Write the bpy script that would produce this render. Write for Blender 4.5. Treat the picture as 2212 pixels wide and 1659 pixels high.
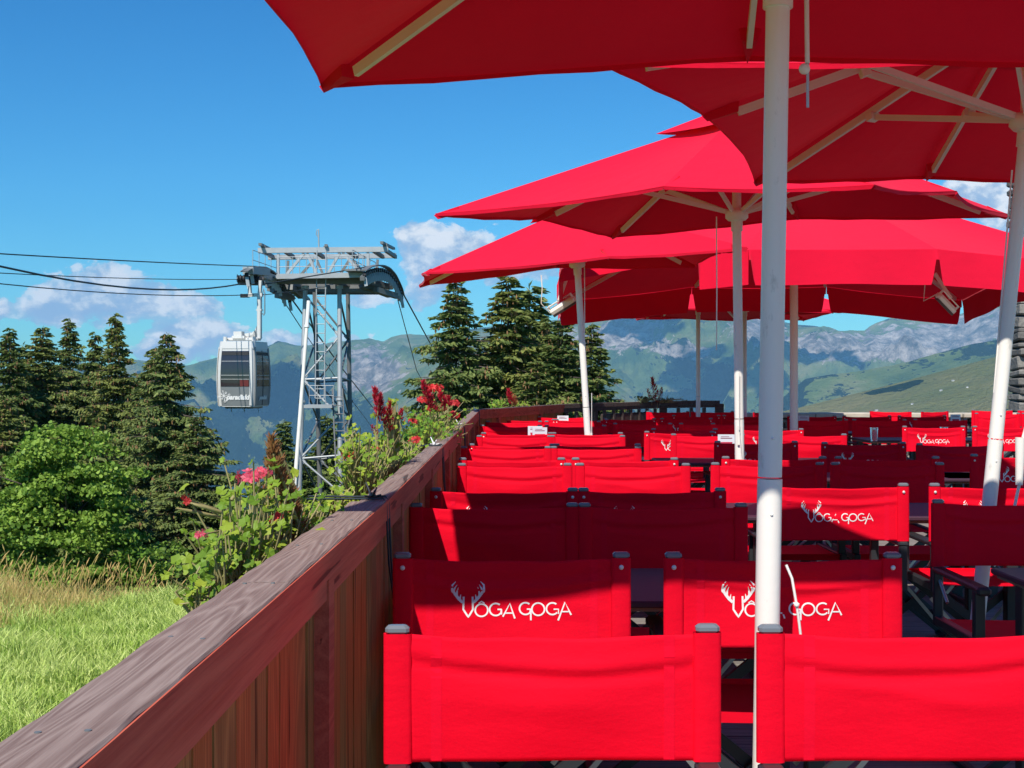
import bpy, math, random
import numpy as np
from mathutils import Vector, Matrix
for o in list(bpy.data.objects): bpy.data.objects.remove(o)
S = bpy.context.scene
COL = S.collection
random.seed(7); RNG = np.random.default_rng(7)
R = math.radians
EYE = 1.3; F = 2800.0            # focal length in units of the 2212 px wide picture

# ------------------------------------------------------------------ camera, sky, sun
cam = bpy.data.objects.new('camera', bpy.data.cameras.new('camera')); COL.objects.link(cam)
cam.location = (0, 0, EYE); cam.rotation_euler = (R(90), 0, 0)
cam.data.sensor_width = 36; cam.data.lens = 36*F/2212; cam.data.shift_y = -(829.5-820)/2212
cam.data.clip_start = .05; cam.data.clip_end = 60000
S.camera = cam
S.render.resolution_x = 1024; S.render.resolution_y = 768
S.view_settings.view_transform = 'Standard'; S.view_settings.look = 'None'
S.view_settings.exposure = 0.25; S.view_settings.gamma = 1
LDIR = Vector((.30, .82, -1)).normalized()          # direction the light travels
sun = bpy.data.objects.new('sun', bpy.data.lights.new('sun', 'SUN')); COL.objects.link(sun)
sun.data.energy = 4.8; sun.data.angle = R(.5); sun.data.color = (1, .955, .88)
sun.rotation_euler = LDIR.to_track_quat('-Z', 'Y').to_euler()
elev = math.asin(-LDIR.z); azim = math.atan2(-LDIR.x, -LDIR.y)   # clockwise from +Y

W = bpy.data.worlds.new('World'); S.world = W; W.use_nodes = True
nt = W.node_tree; nt.nodes.clear()
def N(t, typ, **kw):
    n = t.nodes.new(typ)
    for k, v in kw.items():
        if k.startswith('_'): setattr(n, k[1:], v)
        else: n.inputs[k.replace('~', ' ')].default_value = v
    return n
def mathn(t, op, a, b=None, c=None, clamp=False):
    n = t.nodes.new('ShaderNodeMath'); n.operation = op; n.use_clamp = clamp
    for i, v in enumerate((a, b, c)):
        if v is None: continue
        if isinstance(v, (int, float)): n.inputs[i].default_value = v
        else: t.links.new(v, n.inputs[i])
    return n.outputs[0]
def mixc(t, fac, a, b, blend='MIX'):
    n = t.nodes.new('ShaderNodeMix'); n.data_type = 'RGBA'; n.blend_type = blend
    for sock, v in ((n.inputs[0], fac), (n.inputs[6], a), (n.inputs[7], b)):
        if isinstance(v, (int, float)): sock.default_value = v
        elif isinstance(v, (tuple, list)): sock.default_value = (*v[:3], 1)
        else: t.links.new(v, sock)
    return n.outputs[2]
def ramp(t, inp, stops, interp='LINEAR'):
    n = t.nodes.new('ShaderNodeValToRGB'); n.color_ramp.interpolation = interp
    cr = n.color_ramp
    while len(cr.elements) < len(stops): cr.elements.new(.5)
    for e, (p, c) in zip(cr.elements, stops):
        e.position = p; e.color = (*c, 1) if len(c) == 3 else c
    t.links.new(inp, n.inputs[0]); return n.outputs[0]
def g(v): return (v, v, v)

sky = N(nt, 'ShaderNodeTexSky', _sky_type='NISHITA', _sun_disc=False, _sun_elevation=elev, _sun_rotation=azim,
        _altitude=1800, _air_density=1.25, _dust_density=.35, _ozone_density=2.2)
hsv = N(nt, 'ShaderNodeHueSaturation', Saturation=1.35, Hue=.50)
nt.links.new(sky.outputs[0], hsv.inputs['Color'])
skyc = mixc(nt, 1.0, hsv.outputs[0], (.31, .80, 1.02), 'MULTIPLY')
bg1 = N(nt, 'ShaderNodeBackground', Strength=.105); nt.links.new(skyc, bg1.inputs[0])
tc = nt.nodes.new('ShaderNodeTexCoord')
sep = nt.nodes.new('ShaderNodeSeparateXYZ'); nt.links.new(tc.outputs['Generated'], sep.inputs[0])
yy = mathn(nt, 'MAXIMUM', sep.outputs[1], .05)
u = mathn(nt, 'DIVIDE', sep.outputs[0], yy); v = mathn(nt, 'DIVIDE', sep.outputs[2], yy)
cmb = nt.nodes.new('ShaderNodeCombineXYZ'); nt.links.new(u, cmb.inputs[0]); nt.links.new(v, cmb.inputs[1])
def noise(t, vec, scale, detail=6, rough=.55, off=(0, 0, 0), scl=(1, 1, 1), out=0, dist=0.0):
    m = N(t, 'ShaderNodeMapping'); m.inputs['Location'].default_value = off; m.inputs['Scale'].default_value = scl
    t.links.new(vec, m.inputs[0])
    n = N(t, 'ShaderNodeTexNoise', Scale=scale, Detail=detail, Roughness=rough, Distortion=dist)
    t.links.new(m.outputs[0], n.inputs['Vector']); return n.outputs[out]
blobs = [(215,625,135,62,1),(110,668,75,34,1),(300,655,60,36,.6),(-5,672,26,32,.8),(432,655,62,26,.8),(400,735,80,52,1.1),(470,720,80,30,.55),
         (330,765,60,30,.6),(620,738,70,34,.85),(200,760,80,30,.35),(890,505,38,34,.8),(985,528,95,42,1.0),(930,575,60,50,.85),(915,640,44,40,.7),(1080,590,110,30,.7),
         (790,645,70,22,.7),(770,730,70,24,.5),(2110,415,75,46,1.2),(2010,450,70,40,1.0),(2190,480,60,50,1),(1230,560,90,40,.6),
         (-260,640,120,60,1),(-480,720,160,50,1),(2560,560,200,90,1),(2900,470,160,70,1),(3500,640,300,90,1),(-1200,640,300,90,1)]
tot = None; shd = None
for (bx, by, rx, ry, a) in blobs:
    du = mathn(nt, 'DIVIDE', mathn(nt, 'SUBTRACT', u, (bx-1106)/F), rx/F)
    dv = mathn(nt, 'DIVIDE', mathn(nt, 'SUBTRACT', v, (820-by)/F), ry/F)
    d = mathn(nt, 'ADD', mathn(nt, 'MULTIPLY', du, du), mathn(nt, 'MULTIPLY', dv, dv))
    e = mathn(nt, 'MULTIPLY', mathn(nt, 'EXPONENT', mathn(nt, 'MULTIPLY', d, -.9)), a)
    w = mathn(nt, 'MULTIPLY', e, dv)
    tot = e if tot is None else mathn(nt, 'ADD', tot, e)
    shd = w if shd is None else mathn(nt, 'ADD', shd, w)
n1 = noise(nt, cmb.outputs[0], 40, 10, .60, scl=(1, 1.4, 1), dist=.25)
n2 = noise(nt, cmb.outputs[0], 40, 10, .60, off=(.007, -.012, 0), scl=(1, 1.4, 1), dist=.25)
dens = mathn(nt, 'ADD', tot, mathn(nt, 'MULTIPLY', mathn(nt, 'SUBTRACT', n1, .5), 1.7))
mask = ramp(nt, dens, [(.43, g(0)), (.56, g(.74)), (.90, g(.97))], 'EASE')
relief = mathn(nt, 'MULTIPLY', mathn(nt, 'SUBTRACT', n1, n2), 3.6)
lit = mathn(nt, 'ADD', mathn(nt, 'ADD', .50, mathn(nt, 'MULTIPLY', shd, .75)), relief, clamp=True)
ccol = ramp(nt, lit, [(0, (.36, .50, .72)), (.35, (.46, .57, .74)), (.65, (.68, .75, .84)), (1, (.96, .96, .97))])
bg2 = N(nt, 'ShaderNodeBackground', Strength=.86); nt.links.new(ccol, bg2.inputs[0])
ms = nt.nodes.new('ShaderNodeMixShader'); wo = nt.nodes.new('ShaderNodeOutputWorld')
nt.links.new(mask, ms.inputs[0]); nt.links.new(bg1.outputs[0], ms.inputs[1]); nt.links.new(bg2.outputs[0], ms.inputs[2])
nt.links.new(ms.outputs[0], wo.inputs[0])

# ------------------------------------------------------------------ helpers
def tag(o, label=None, cat=None, group=None, kind=None):
    if label: o['label'] = label
    if cat: o['category'] = cat
    if group: o['group'] = group
    if kind: o['kind'] = kind
    return o
def empty(name, loc=(0, 0, 0), rz=0, label=None, cat=None, group=None):
    o = bpy.data.objects.new(name, None); COL.objects.link(o); o.empty_display_size = .1
    o.location = loc; o.rotation_euler = (0, 0, rz)
    return tag(o, label, cat, group)
def px(x, y, Y):  # a point of the place seen at picture position x, y at depth Y
    return Vector(((x-1106)/F*Y, Y, EYE+(820-y)/F*Y))
def rotm(d):
    return Vector(d).normalized().to_track_quat('Z', 'Y').to_matrix()
class MB:
    def __init__(s): s.v = []; s.f = []; s.sm = []
    def add(s, vs, fs, smooth=False):
        b = len(s.v); s.v += [tuple(p) for p in vs]; s.f += [tuple(i+b for i in q) for q in fs]; s.sm += [smooth]*len(fs)
    def box(s, c, d, rot=None, bev=0):
        hx, hy, hz = d[0]/2, d[1]/2, d[2]/2
        m = rot if rot is not None else Matrix.Identity(3); c = Vector(c)
        if bev <= 0:
            P = [(x, y, z) for z in (-hz, hz) for y in (-hy, hy) for x in (-hx, hx)]
            s.add([c+m@Vector(p) for p in P], [(0,2,3,1),(4,5,7,6),(0,1,5,4),(2,6,7,3),(0,4,6,2),(1,3,7,5)])
        else:
            b = min(bev, hx*.9, hy*.9, hz*.9); P = []; 
            rings = [(-hz, b), (-hz+b, 0), (hz-b, 0), (hz, b)]
            for z, i in rings:
                X, Y = hx-i, hy-i; q = min(b, X*.8, Y*.8)
                P += [(X-q,-Y,z),(X,-Y+q,z),(X,Y-q,z),(X-q,Y,z),(-X+q,Y,z),(-X,Y-q,z),(-X,-Y+q,z),(-X+q,-Y,z)]
            fs = [tuple(range(7, -1, -1)), tuple(range(24, 32))]
            for k in range(3):
                for i in range(8): fs.append((k*8+i, k*8+(i+1) % 8, k*8+8+(i+1) % 8, k*8+8+i))
            s.add([c+m@Vector(p) for p in P], fs)
        return s
    def bar(s, a, b, w, h, up=(0, 0, 1), bev=0):
        a = Vector(a); b = Vector(b); d = b-a; L = d.length
        if L < 1e-6: return s
        z = d/L; x = Vector(up).cross(z)
        if x.length < 1e-4: x = Vector((1, 0, 0)).cross(z)
        x.normalize(); y = z.cross(x)
        m = Matrix((x, y, z)).transposed()
        return s.box((a+b)/2, (w, h, L), m, bev)
    def tube(s, pts, r, n=8, cap=True, smooth=True):
        pts = [Vector(p) for p in pts]; rr = r if isinstance(r, (list, tuple)) else [r]*len(pts)
        vs = []; x = None
        for i, p in enumerate(pts):
            d = (pts[min(i+1, len(pts)-1)]-pts[max(i-1, 0)])
            if d.length < 1e-9: d = Vector((0, 0, 1))
            d.normalize()
            if x is None:
                x = d.orthogonal().normalized()
            else:
                x = (x-d*x.dot(d)); x = x.normalized() if x.length > 1e-6 else d.orthogonal().normalized()
            y = d.cross(x)
            vs += [p+(x*math.cos(2*math.pi*k/n)+y*math.sin(2*math.pi*k/n))*rr[i] for k in range(n)]
        fs = [(i*n+k, i*n+(k+1) % n, (i+1)*n+(k+1) % n, (i+1)*n+k) for i in range(len(pts)-1) for k in range(n)]
        s.add(vs, fs, smooth)
        if cap: s.add(vs[:n], [tuple(range(n-1, -1, -1))]); s.add(vs[-n:], [tuple(range(n))])
        return s
    def ball(s, c, r, n=10, sc=(1, 1, 1)):
        vs = []; m = n//2
        for i in range(m+1):
            a = math.pi*i/m
            for k in range(n):
                b = 2*math.pi*k/n
                vs.append((c[0]+r*sc[0]*math.sin(a)*math.cos(b), c[1]+r*sc[1]*math.sin(a)*math.sin(b), c[2]+r*sc[2]*math.cos(a)))
        s.add(vs, [(i*n+k, (i+1)*n+k, (i+1)*n+(k+1) % n, i*n+(k+1) % n) for i in range(m) for k in range(n)], True); return s
    def poly(s, prof, depth_dir, c0, m=None):   # extrude list of 3D points along vector
        n = len(prof); d = Vector(depth_dir); P = [Vector(p) for p in prof]
        s.add(P+[p+d for p in P], [tuple(range(n-1, -1, -1)), tuple(range(n, 2*n))]+[(i, (i+1) % n, n+(i+1) % n, n+i) for i in range(n)]); return s
    def build(s, name, mat, parent=None, smooth=None):
        me = bpy.data.meshes.new(name); me.from_pydata(s.v, [], s.f)
        me.materials.append(mat)
        me.polygons.foreach_set('use_smooth', s.sm if smooth is None else [smooth]*len(s.f))
        me.update()
        o = bpy.data.objects.new(name, me); COL.objects.link(o)
        if parent: o.parent = parent
        return o
def npmesh(name, V, Fc, mat, parent=None, smooth=False):
    """V (n,3), Fc (m,k) numpy"""
    me = bpy.data.meshes.new(name); n = len(V); m, k = Fc.shape
    me.vertices.add(n); me.vertices.foreach_set('co', np.asarray(V, np.float32).ravel())
    me.loops.add(m*k); me.loops.foreach_set('vertex_index', Fc.astype(np.int32).ravel())
    me.polygons.add(m); me.polygons.foreach_set('loop_start', np.arange(0, m*k, k, dtype=np.int32))
    me.polygons.foreach_set('loop_total', np.full(m, k, np.int32))
    me.polygons.foreach_set('use_smooth', np.full(m, smooth))
    me.update(calc_edges=True); me.validate()
    me.materials.append(mat)
    o = bpy.data.objects.new(name, me); COL.objects.link(o)
    if parent: o.parent = parent
    return o
def copy_tree(o, parent=None):
    c = o.copy(); COL.objects.link(c); c.parent = parent
    for ch in [x for x in KIDS.get(o.name, [])]:
        copy_tree(ch, c)
    return c
KIDS = {}
def index_kids(o):
    KIDS[o.name] = list(o.children)
    for ch in o.children: index_kids(ch)

# ------------------------------------------------------------------ materials
def mat(name):
    m = bpy.data.materials.new(name); m.use_nodes = True; t = m.node_tree; t.nodes.clear()
    out = t.nodes.new('ShaderNodeOutputMaterial'); return m, t, out
def P(t, out, rough=.6, metal=0, spec=.5, **kw):
    b = N(t, 'ShaderNodeBsdfPrincipled', Roughness=rough, Metallic=metal)
    b.inputs['Specular IOR Level'].default_value = spec
    t.links.new(b.outputs[0], out.inputs[0]); return b
def simple(name, col, rough=.6, metal=0, spec=.5, var=.12, scale=8, bump=0, bscale=60):
    m, t, out = mat(name); b = P(t, out, rough, metal, spec)
    co = t.nodes.new('ShaderNodeTexCoord').outputs['Object']
    n = noise(t, co, scale, 5)
    c = mixc(t, n, [x*(1-var) for x in col], [min(1, x*(1+var)) for x in col])
    t.links.new(c, b.inputs['Base Color'])
    if bump:
        bp = N(t, 'ShaderNodeBump', Strength=bump, Distance=.01)
        t.links.new(noise(t, co, bscale, 4), bp.inputs['Height']); t.links.new(bp.outputs[0], b.inputs['Normal'])
    return m
def fabric(name, col, transl=.0, rough=.85, spec=.12, weave=900, tcol=None, sheen=0, bumpn=.25):
    m, t, out = mat(name); b = N(t, 'ShaderNodeBsdfPrincipled', Roughness=rough); b.inputs['Specular IOR Level'].default_value = spec
    co = t.nodes.new('ShaderNodeTexCoord').outputs['Object']
    n = noise(t, co, 3.0, 5); n2 = noise(t, co, 240, 2)
    c = mixc(t, n, [x*.84 for x in col], [min(1, x*1.08) for x in col])
    c = mixc(t, mathn(t, 'MULTIPLY', n2, .40), c, [x*.6 for x in col])
    t.links.new(c, b.inputs['Base Color'])
    if sheen: b.inputs['Sheen Weight'].default_value = sheen; b.inputs['Sheen Roughness'].default_value = .5; b.inputs['Sheen Tint'].default_value = (1, .5, .55, 1)
    wv = N(t, 'ShaderNodeTexWave', Scale=weave/6.28, Distortion=.4); wv.bands_direction = 'X'; t.links.new(co, wv.inputs[0])
    hh = mathn(t, 'ADD', mathn(t, 'MULTIPLY', wv.outputs['Fac'], .12), mathn(t, 'MULTIPLY', noise(t, co, 9, 5, .6, scl=(.7, 1, 1.6)), 3.4))
    hh = mathn(t, 'ADD', hh, mathn(t, 'MULTIPLY', noise(t, co, 180, 3), .25))
    bp = N(t, 'ShaderNodeBump', Strength=bumpn, Distance=.004); t.links.new(hh, bp.inputs['Height']); t.links.new(bp.outputs[0], b.inputs['Normal'])
    if transl:
        tr = N(t, 'ShaderNodeBsdfTranslucent'); tr.inputs[0].default_value = (*(tcol or col), 1)
        mx = t.nodes.new('ShaderNodeMixShader'); mx.inputs[0].default_value = transl
        t.links.new(b.outputs[0], mx.inputs[1]); t.links.new(tr.outputs[0], mx.inputs[2]); t.links.new(mx.outputs[0], out.inputs[0])
    else: t.links.new(b.outputs[0], out.inputs[0])
    return m
M = {}
M['chair_fabric'] = fabric('chair_fabric', (.88, .0005, .020), .03, rough=.8, spec=.13, tcol=(.8, .0, .005), weave=1500, bumpn=.30)
M['canopy'] = fabric('canopy_fabric', (.93, .006, .042), .115, tcol=(.60, .0, .016), weave=900, bumpn=.28, sheen=.22)
M['pole'] = simple('cream_enamel', (.88, .83, .74), .35, spec=.5, var=.04, scale=3, bump=.05)
mm = M['pole'].node_tree; pb = [n_ for n_ in mm.nodes if n_.type == 'BSDF_PRINCIPLED'][0]
lk = pb.inputs['Base Color'].links[0].from_socket; co_ = mm.nodes.new('ShaderNodeTexCoord').outputs['Object']
gr_ = ramp(mm, noise(mm, co_, 30, 6, .7, scl=(1, 1, .35)), [(.60, g(0)), (.72, g(.5))])
mm.links.new(mixc(mm, gr_, lk, (.42, .38, .32)), pb.inputs['Base Color'])
M['rib'] = simple('cream_aluminium', (.84, .81, .74), .45, var=.08)
M['frame'] = simple('charcoal_enamel', (.028, .030, .034), .42, spec=.5, var=.2)
M['cap'] = simple('grey_plastic', (.16, .18, .20), .22, spec=.6, var=.1)
M['screw'] = simple('bare_screw', (.72, .68, .62), .35, .2)
M['steel'] = simple('bare_steel', (.55, .55, .52), .35, .8, var=.15)
M['print'] = simple('white_print', (.82, .80, .76), .7, var=.06)
M['table'] = simple('aubergine_laminate', (.060, .026, .042), .5, spec=.35, var=.18, bump=.04)
M['edge'] = simple('table_edge', (.25, .17, .10), .6)
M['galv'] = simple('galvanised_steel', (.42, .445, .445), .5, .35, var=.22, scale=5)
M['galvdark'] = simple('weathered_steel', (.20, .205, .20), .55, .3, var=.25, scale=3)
M['rubber'] = simple('black_rubber', (.02, .02, .022), .6)
M['cable'] = simple('steel_cable', (.03, .045, .055), .5, .3)
M['white'] = simple('white_paint', (.80, .80, .77), .4, var=.06)
M['silver'] = simple('silver_paint', (.66, .65, .61), .38, .1, var=.05)
M['greyp'] = simple('grey_paint', (.22, .235, .235), .4, .2, var=.08)
M['card'] = simple('card_paper', (.72, .72, .74), .6)
M['cardred'] = simple('card_red', (.55, .02, .06), .6)
def glassm(name, col, rough=.05):
    m, t, out = mat(name); b = P(t, out, rough, 0, .8); b.inputs['Base Color'].default_value = (*col, 1)
    b.inputs['Transmission Weight'].default_value = 0; return m
M['dglass'] = glassm('dark_glass', (.03, .022, .028), .12)
def clear():
    m, t, out = mat('clear_glass'); b = P(t, out, .02, 0, .6); b.inputs['Transmission Weight'].default_value = .9; b.inputs['Base Color'].default_value = (.9, .9, .92, 1); return m
M['glass'] = clear()
def cracks(t, co, axis): 
    sc = {'Y': (1, .05, 1), 'Z': (1, 1, .05), 'X': (.05, 1, 1)}[axis]
    return ramp(t, noise(t, co, 38, 2, .4, scl=sc), [(.28, g(1)), (.31, g(0))])
def wood(name, c1, c2, axis='Y', rings=7, knots=True, rough=.8, bump=.5, tint=None, freq=1.0):
    m, t, out = mat(name); b = P(t, out, rough, 0, .2)
    co = t.nodes.new('ShaderNodeTexCoord').outputs['Object']
    sc = {'Y': (1, .04, 1), 'Z': (1, 1, .055), 'X': (.055, 1, 1)}[axis]
    sc2 = {'Y': (1, .02, 1), 'Z': (1, 1, .02), 'X': (.02, 1, 1)}[axis]
    low = noise(t, co, 6*freq, 2, .5, scl=sc, dist=.6)
    rg = mathn(t, 'FRACT', mathn(t, 'MULTIPLY', low, rings*2.6))
    rg = mathn(t, 'ABSOLUTE', mathn(t, 'SUBTRACT', mathn(t, 'MULTIPLY', rg, 2), 1))
    fine = noise(t, co, 210*freq, 4, .65, scl=sc2)
    gr = mathn(t, 'ADD', mathn(t, 'MULTIPLY', mathn(t, 'POWER', rg, 1.8), .30), mathn(t, 'MULTIPLY', fine, .92))
    c = ramp(t, gr, [(.25, c1), (.75, c2)])
    big = noise(t, co, 1.7, 4, scl=(1, .4, 1))
    c = mixc(t, mathn(t, 'MULTIPLY', big, .5), c, tint or c1)
    ck = cracks(t, co, axis); c = mixc(t, mathn(t, 'MULTIPLY', ck, .75), c, [x*.25 for x in c1]); gr = mathn(t, 'SUBTRACT', gr, ck)
    t.links.new(c, b.inputs['Base Color'])
    bp = N(t, 'ShaderNodeBump', Strength=bump, Distance=.0015); t.links.new(gr, bp.inputs['Height']); t.links.new(bp.outputs[0], b.inputs['Normal'])
    return m
M['captop'] = wood('weathered_cap_wood', (.12, .070, .058), (.36, .275, .235), 'Y', rings=22, tint=(.26, .165, .14), bump=.8, freq=1.15)
M['fascia'] = wood('red_brown_bounce_wood', (.44, .075, .045), (.70, .18, .10), 'Y', rings=3, tint=(.55, .09, .055), bump=.3)  # red-brown stain with red bounce light from the chairs added to the colour
M['board1'] = wood('larch_bounce_wood', (.24, .060, .018), (.62, .21, .065), 'Z', rings=12, tint=(.50, .13, .03))  # board wood reddened: bounce light from the chairs put into both board colours
M['board2'] = wood('greyed_bounce_wood', (.17, .07, .02), (.54, .26, .08), 'Z', rings=11, tint=(.34, .14, .04))
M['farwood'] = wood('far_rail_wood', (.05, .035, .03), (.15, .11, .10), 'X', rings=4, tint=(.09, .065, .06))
M['deck'] = wood('deck_wood', (.13, .115, .10), (.30, .27, .24), 'X', rings=5, tint=(.2, .175, .15))

# ------------------------------------------------------------------ terrain
def vnoise(x, y, seed=0):
    xi = np.floor(x).astype(np.int64); yi = np.floor(y).astype(np.int64); fx = x-xi; fy = y-yi
    fx = fx*fx*fx*(fx*(fx*6-15)+10); fy = fy*fy*fy*(fy*(fy*6-15)+10)
    def h(a, b):
        n = (a*374761393+b*668265263+seed*982451653) & 0xffffffff
        n = ((n ^ (n >> 13))*1274126177) & 0xffffffff
        return ((n ^ (n >> 16)) & 0xffff)/65535.0
    return (h(xi, yi)*(1-fx)+h(xi+1, yi)*fx)*(1-fy)+(h(xi, yi+1)*(1-fx)+h(xi+1, yi+1)*fx)*fy
def fbm(x, y, o=5, seed=0, ridged=False):
    s = 0; a = .5; f = 1.0; tot = 0
    for i in range(o):
        n = vnoise(x*f, y*f, seed+i*17)
        if ridged: n = 1-np.abs(2*n-1)
        s = s+a*n; tot += a; a *= .5; f *= 2.03
    return s/tot
nu = 620
upx = np.concatenate([np.linspace(-2600, -200, 60), np.linspace(-180, 2400, nu-120), np.linspace(2440, 5400, 60)])
uu = (upx-1106)/F
rows = np.concatenate([[-60, -20, 0, 6, 12, 16], np.arange(18, 40, 2), np.geomspace(42, 1500, 60), np.linspace(1540, 3000, 70), np.linspace(3030, 11500, 300)])
UU, YY = np.meshgrid(uu, rows); PX, _ = np.meshgrid(upx, rows)
Yp = np.maximum(YY, 60.0)
XX = UU*Yp                                   # a fan that is at least 60 m deep in scale
def sil(pts, pxs): 
    a = np.array(pts, float); return np.interp(pxs, a[:, 0], a[:, 1])
s1 = [(-2600,560),(-1500,700),(-600,800),(-200,760),(0,800),(200,800),(285,775),(400,790),(439,782),(500,766),(575,751),(600,737),(627,744),(652,746),(700,742),(756,735),(798,731),(826,738),(846,727),(866,722),(930,724),(1000,712),(1100,700),(1200,690),(1290,684),(1340,672),(1400,665),(1440,672),(1500,668),(1560,660),(1637,682),(1695,697),(1717,700),(1760,703),(1814,714),(1868,713),(1880,703),(1919,687),(1960,680),(2049,688),(2100,672),(2157,659),(2250,640),(2400,655),(3000,600),(4200,700),(5400,600)]
s2 = [(-2600,1300),(1500,1300),(1650,900),(1700,850),(1740,815),(1800,802),(1922,782),(1969,773),(2049,751),(2106,735),(2147,728),(2300,700),(3000,640),(5400,640)]
s3 = [(-2600,1500),(1400,1100),(1560,905),(1690,887),(1812,857),(1944,824),(2142,771),(2300,730),(3000,660),(5400,660)]
s4 = [(-2600,900),(-300,860),(300,880),(420,860),(520,990),(620,960),(700,900),(803,841),(870,805),(938,772),(1050,748),(1200,770),(1290,800),(1400,880),(1600,1000),(5400,1300)]
def layer(s, Yc, front, back, zfloor):
    zc = EYE+(820-sil(s, PX))/F*Yc
    return np.where(YY < Yc, zc-front*(Yc-YY), zc-back*(YY-Yc))
WXn = XX/1000; WYn = YY/1000
rid = fbm(WXn*1.1+3.1, WYn*.8+1.7, 6, 3, True)
fb = fbm(WXn*2.3, WYn*2.3, 6, 11)
Yc1 = 9000.0
zc1 = EYE+(820-sil(s1, PX))/F*Yc1
t1 = np.clip((YY-4200)/(Yc1-4200), 0, 1)
L1 = -820+(zc1+820)*t1**.85
amp = np.clip(t1*(1-t1)*4, 0, 1)
L1 = L1+amp*((rid-.62)*760+(fb-.5)*300+(fbm(WXn*6, WYn*6, 5, 61, True)-.6)*120)+(np.clip((YY-8400)/600, 0, 1))*(fbm(WXn*9, WYn*0+4, 4, 5)-.5)*26
L1 = np.where(YY > Yc1, zc1-.4*(YY-Yc1), L1)
L2 = layer(s2, 4800, .42, .5, 0)+(fb-.5)*70*np.clip(1-np.abs(YY-4300)/900, 0, 1)
L3 = layer(s3, 2500, .20, .5, 0)+(fbm(WXn*5, WYn*5, 4, 8)-.5)*34*np.clip(np.abs(YY-2500)/250, .05, 1)*(YY < 3200)
L4 = layer(s4, 6100, .30, .45, 0)+(rid-.6)*240*np.clip((6100-YY)/900, 0, 1)*(YY > 4300)
hill = np.where(YY < 18, -1.72, -1.72-.46*(YY-18)); hill = np.where(YY > 1400, np.maximum(hill, -640), hill)
val = np.full_like(hill, -900.0)
near = np.where(YY < 1500, hill, -720-.02*(YY-1500))
near = np.where(YY < 1500, np.maximum(hill, -640-0*YY), near)
far = np.where(YY > 1500, np.maximum.reduce([L1*(YY > 4200)-2000*(YY <= 4200), np.where(YY > 3400, L2, -2000), np.where((YY > 1500) & (YY < 3600), L3, -2000), np.where(YY > 4300, L4, -2000)]), -2000)
ZZ = np.maximum(near, far)
V = np.stack([XX, YY, ZZ], -1).reshape(-1, 3)
nr, nc = XX.shape
idx = np.arange(nr*nc).reshape(nr, nc)
Fq = np.stack([idx[:-1, :-1], idx[:-1, 1:], idx[1:, 1:], idx[1:, :-1]], -1).reshape(-1, 4)
# masks: what grows or lies bare where, cloud shade painted in among the woods
PYv = 820-(ZZ-EYE)/np.maximum(YY, 1)*F
nz = fbm(WXn*3, WYn*3, 6, 21); nzf = fbm(WXn*14, WYn*14, 4, 31)
def spot(cx, cy, rx, ry): return np.exp(-(((PX-cx)/rx)**2+((PYv-cy)/ry)**2))
dzdx = np.gradient(ZZ, axis=1)/np.maximum(np.gradient(XX, axis=1), .1)
dzdy = np.gradient(ZZ, axis=0)/np.maximum(np.gradient(YY, axis=0), .1)
steep = np.clip((np.sqrt(dzdx**2+dzdy**2)-.25)*1.6, 0, 1)
farm = (YY > 5200)
rock = -.12+farm*(spot(800,800,75,60)*1.3+spot(1330,725,110,40)*.9+spot(1980,745,150,45)*1.25+spot(1640,715,60,30)*1.1+spot(1780,760,70,40)*.9+spot(1500,760,90,22)*.7+spot(2120,700,90,35)*.8)*(.35+nz*.9+nzf*.5)+farm*steep*.35*np.clip((ZZ-80)/250, 0, 1)-.35*(1-farm)
forest_cloudshade = np.clip((-ZZ-60)/260, 0, 1)*.95+(YY > 3300)*(nz-.5)*3.0+spot(1580,850,150,50)*.9+spot(1420,745,90,24)*.9+spot(1380,850,110,22)*.3+spot(600,850,130,60)*.5  # low woods, plus dark spots painting cloud shadows on the far slopes
forest_cloudshade = np.where(YY < 3300, (fbm(WXn*5.5+8, WYn*11, 5, 44)-.68)*8+ (YY < 1500)*1.0+spot(1930,846,90,5)*.8+spot(2060,826,60,4)*.8, forest_cloudshade)
forest_cloudshade = forest_cloudshade-spot(900,890,70,28)*1.4-spot(870,820,60,22)-spot(1450,830,90,26)*.8-spot(1290,800,60,60)*.5
terr, t, out = mat('mountain_ground')
b = P(t, out, .95, 0, .05)
co = t.nodes.new('ShaderNodeNewGeometry').outputs['Position']
ar = N(t, 'ShaderNodeAttribute', _attribute_name='rock'); af = N(t, 'ShaderNodeAttribute', _attribute_name='forest_cloudshade')
fn = noise(t, co, .011, 10, .72); fn2 = noise(t, co, .0035, 5, .6); fn3 = noise(t, co, .06, 4, .7)
mead = ramp(t, fn2, [(.34, (.07, .125, .03)), (.5, (.17, .23, .06)), (.66, (.33, .31, .13))])
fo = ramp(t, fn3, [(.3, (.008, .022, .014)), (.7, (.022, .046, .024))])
rk = ramp(t, fn, [(.34, (.055, .065, .06)), (.47, (.24, .21, .19)), (.62, (.62, .54, .46))])
fm = mathn(t, 'ADD', af.outputs['Fac'], mathn(t, 'MULTIPLY', mathn(t, 'SUBTRACT', fn, .5), 1.6))
ad = N(t, 'ShaderNodeAttribute', _attribute_name='dry')
mead = mixc(t, ad.outputs['Fac'], mead, ramp(t, fn2, [(.3, (.17, .21, .06)), (.55, (.28, .26, .10)), (.75, (.37, .29, .13))]))
dots = noise(t, co, .028, 3, .5)
fm = mathn(t, 'ADD', fm, ramp(t, dots, [(.60, g(0)), (.68, g(.55))]))
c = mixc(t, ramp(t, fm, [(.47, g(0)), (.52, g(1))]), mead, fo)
rm = mathn(t, 'ADD', ar.outputs['Fac'], mathn(t, 'MULTIPLY', mathn(t, 'SUBTRACT', fn, .5), 2.0))
c = mixc(t, ramp(t, rm, [(.50, g(0)), (.60, g(1))]), c, rk)
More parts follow.
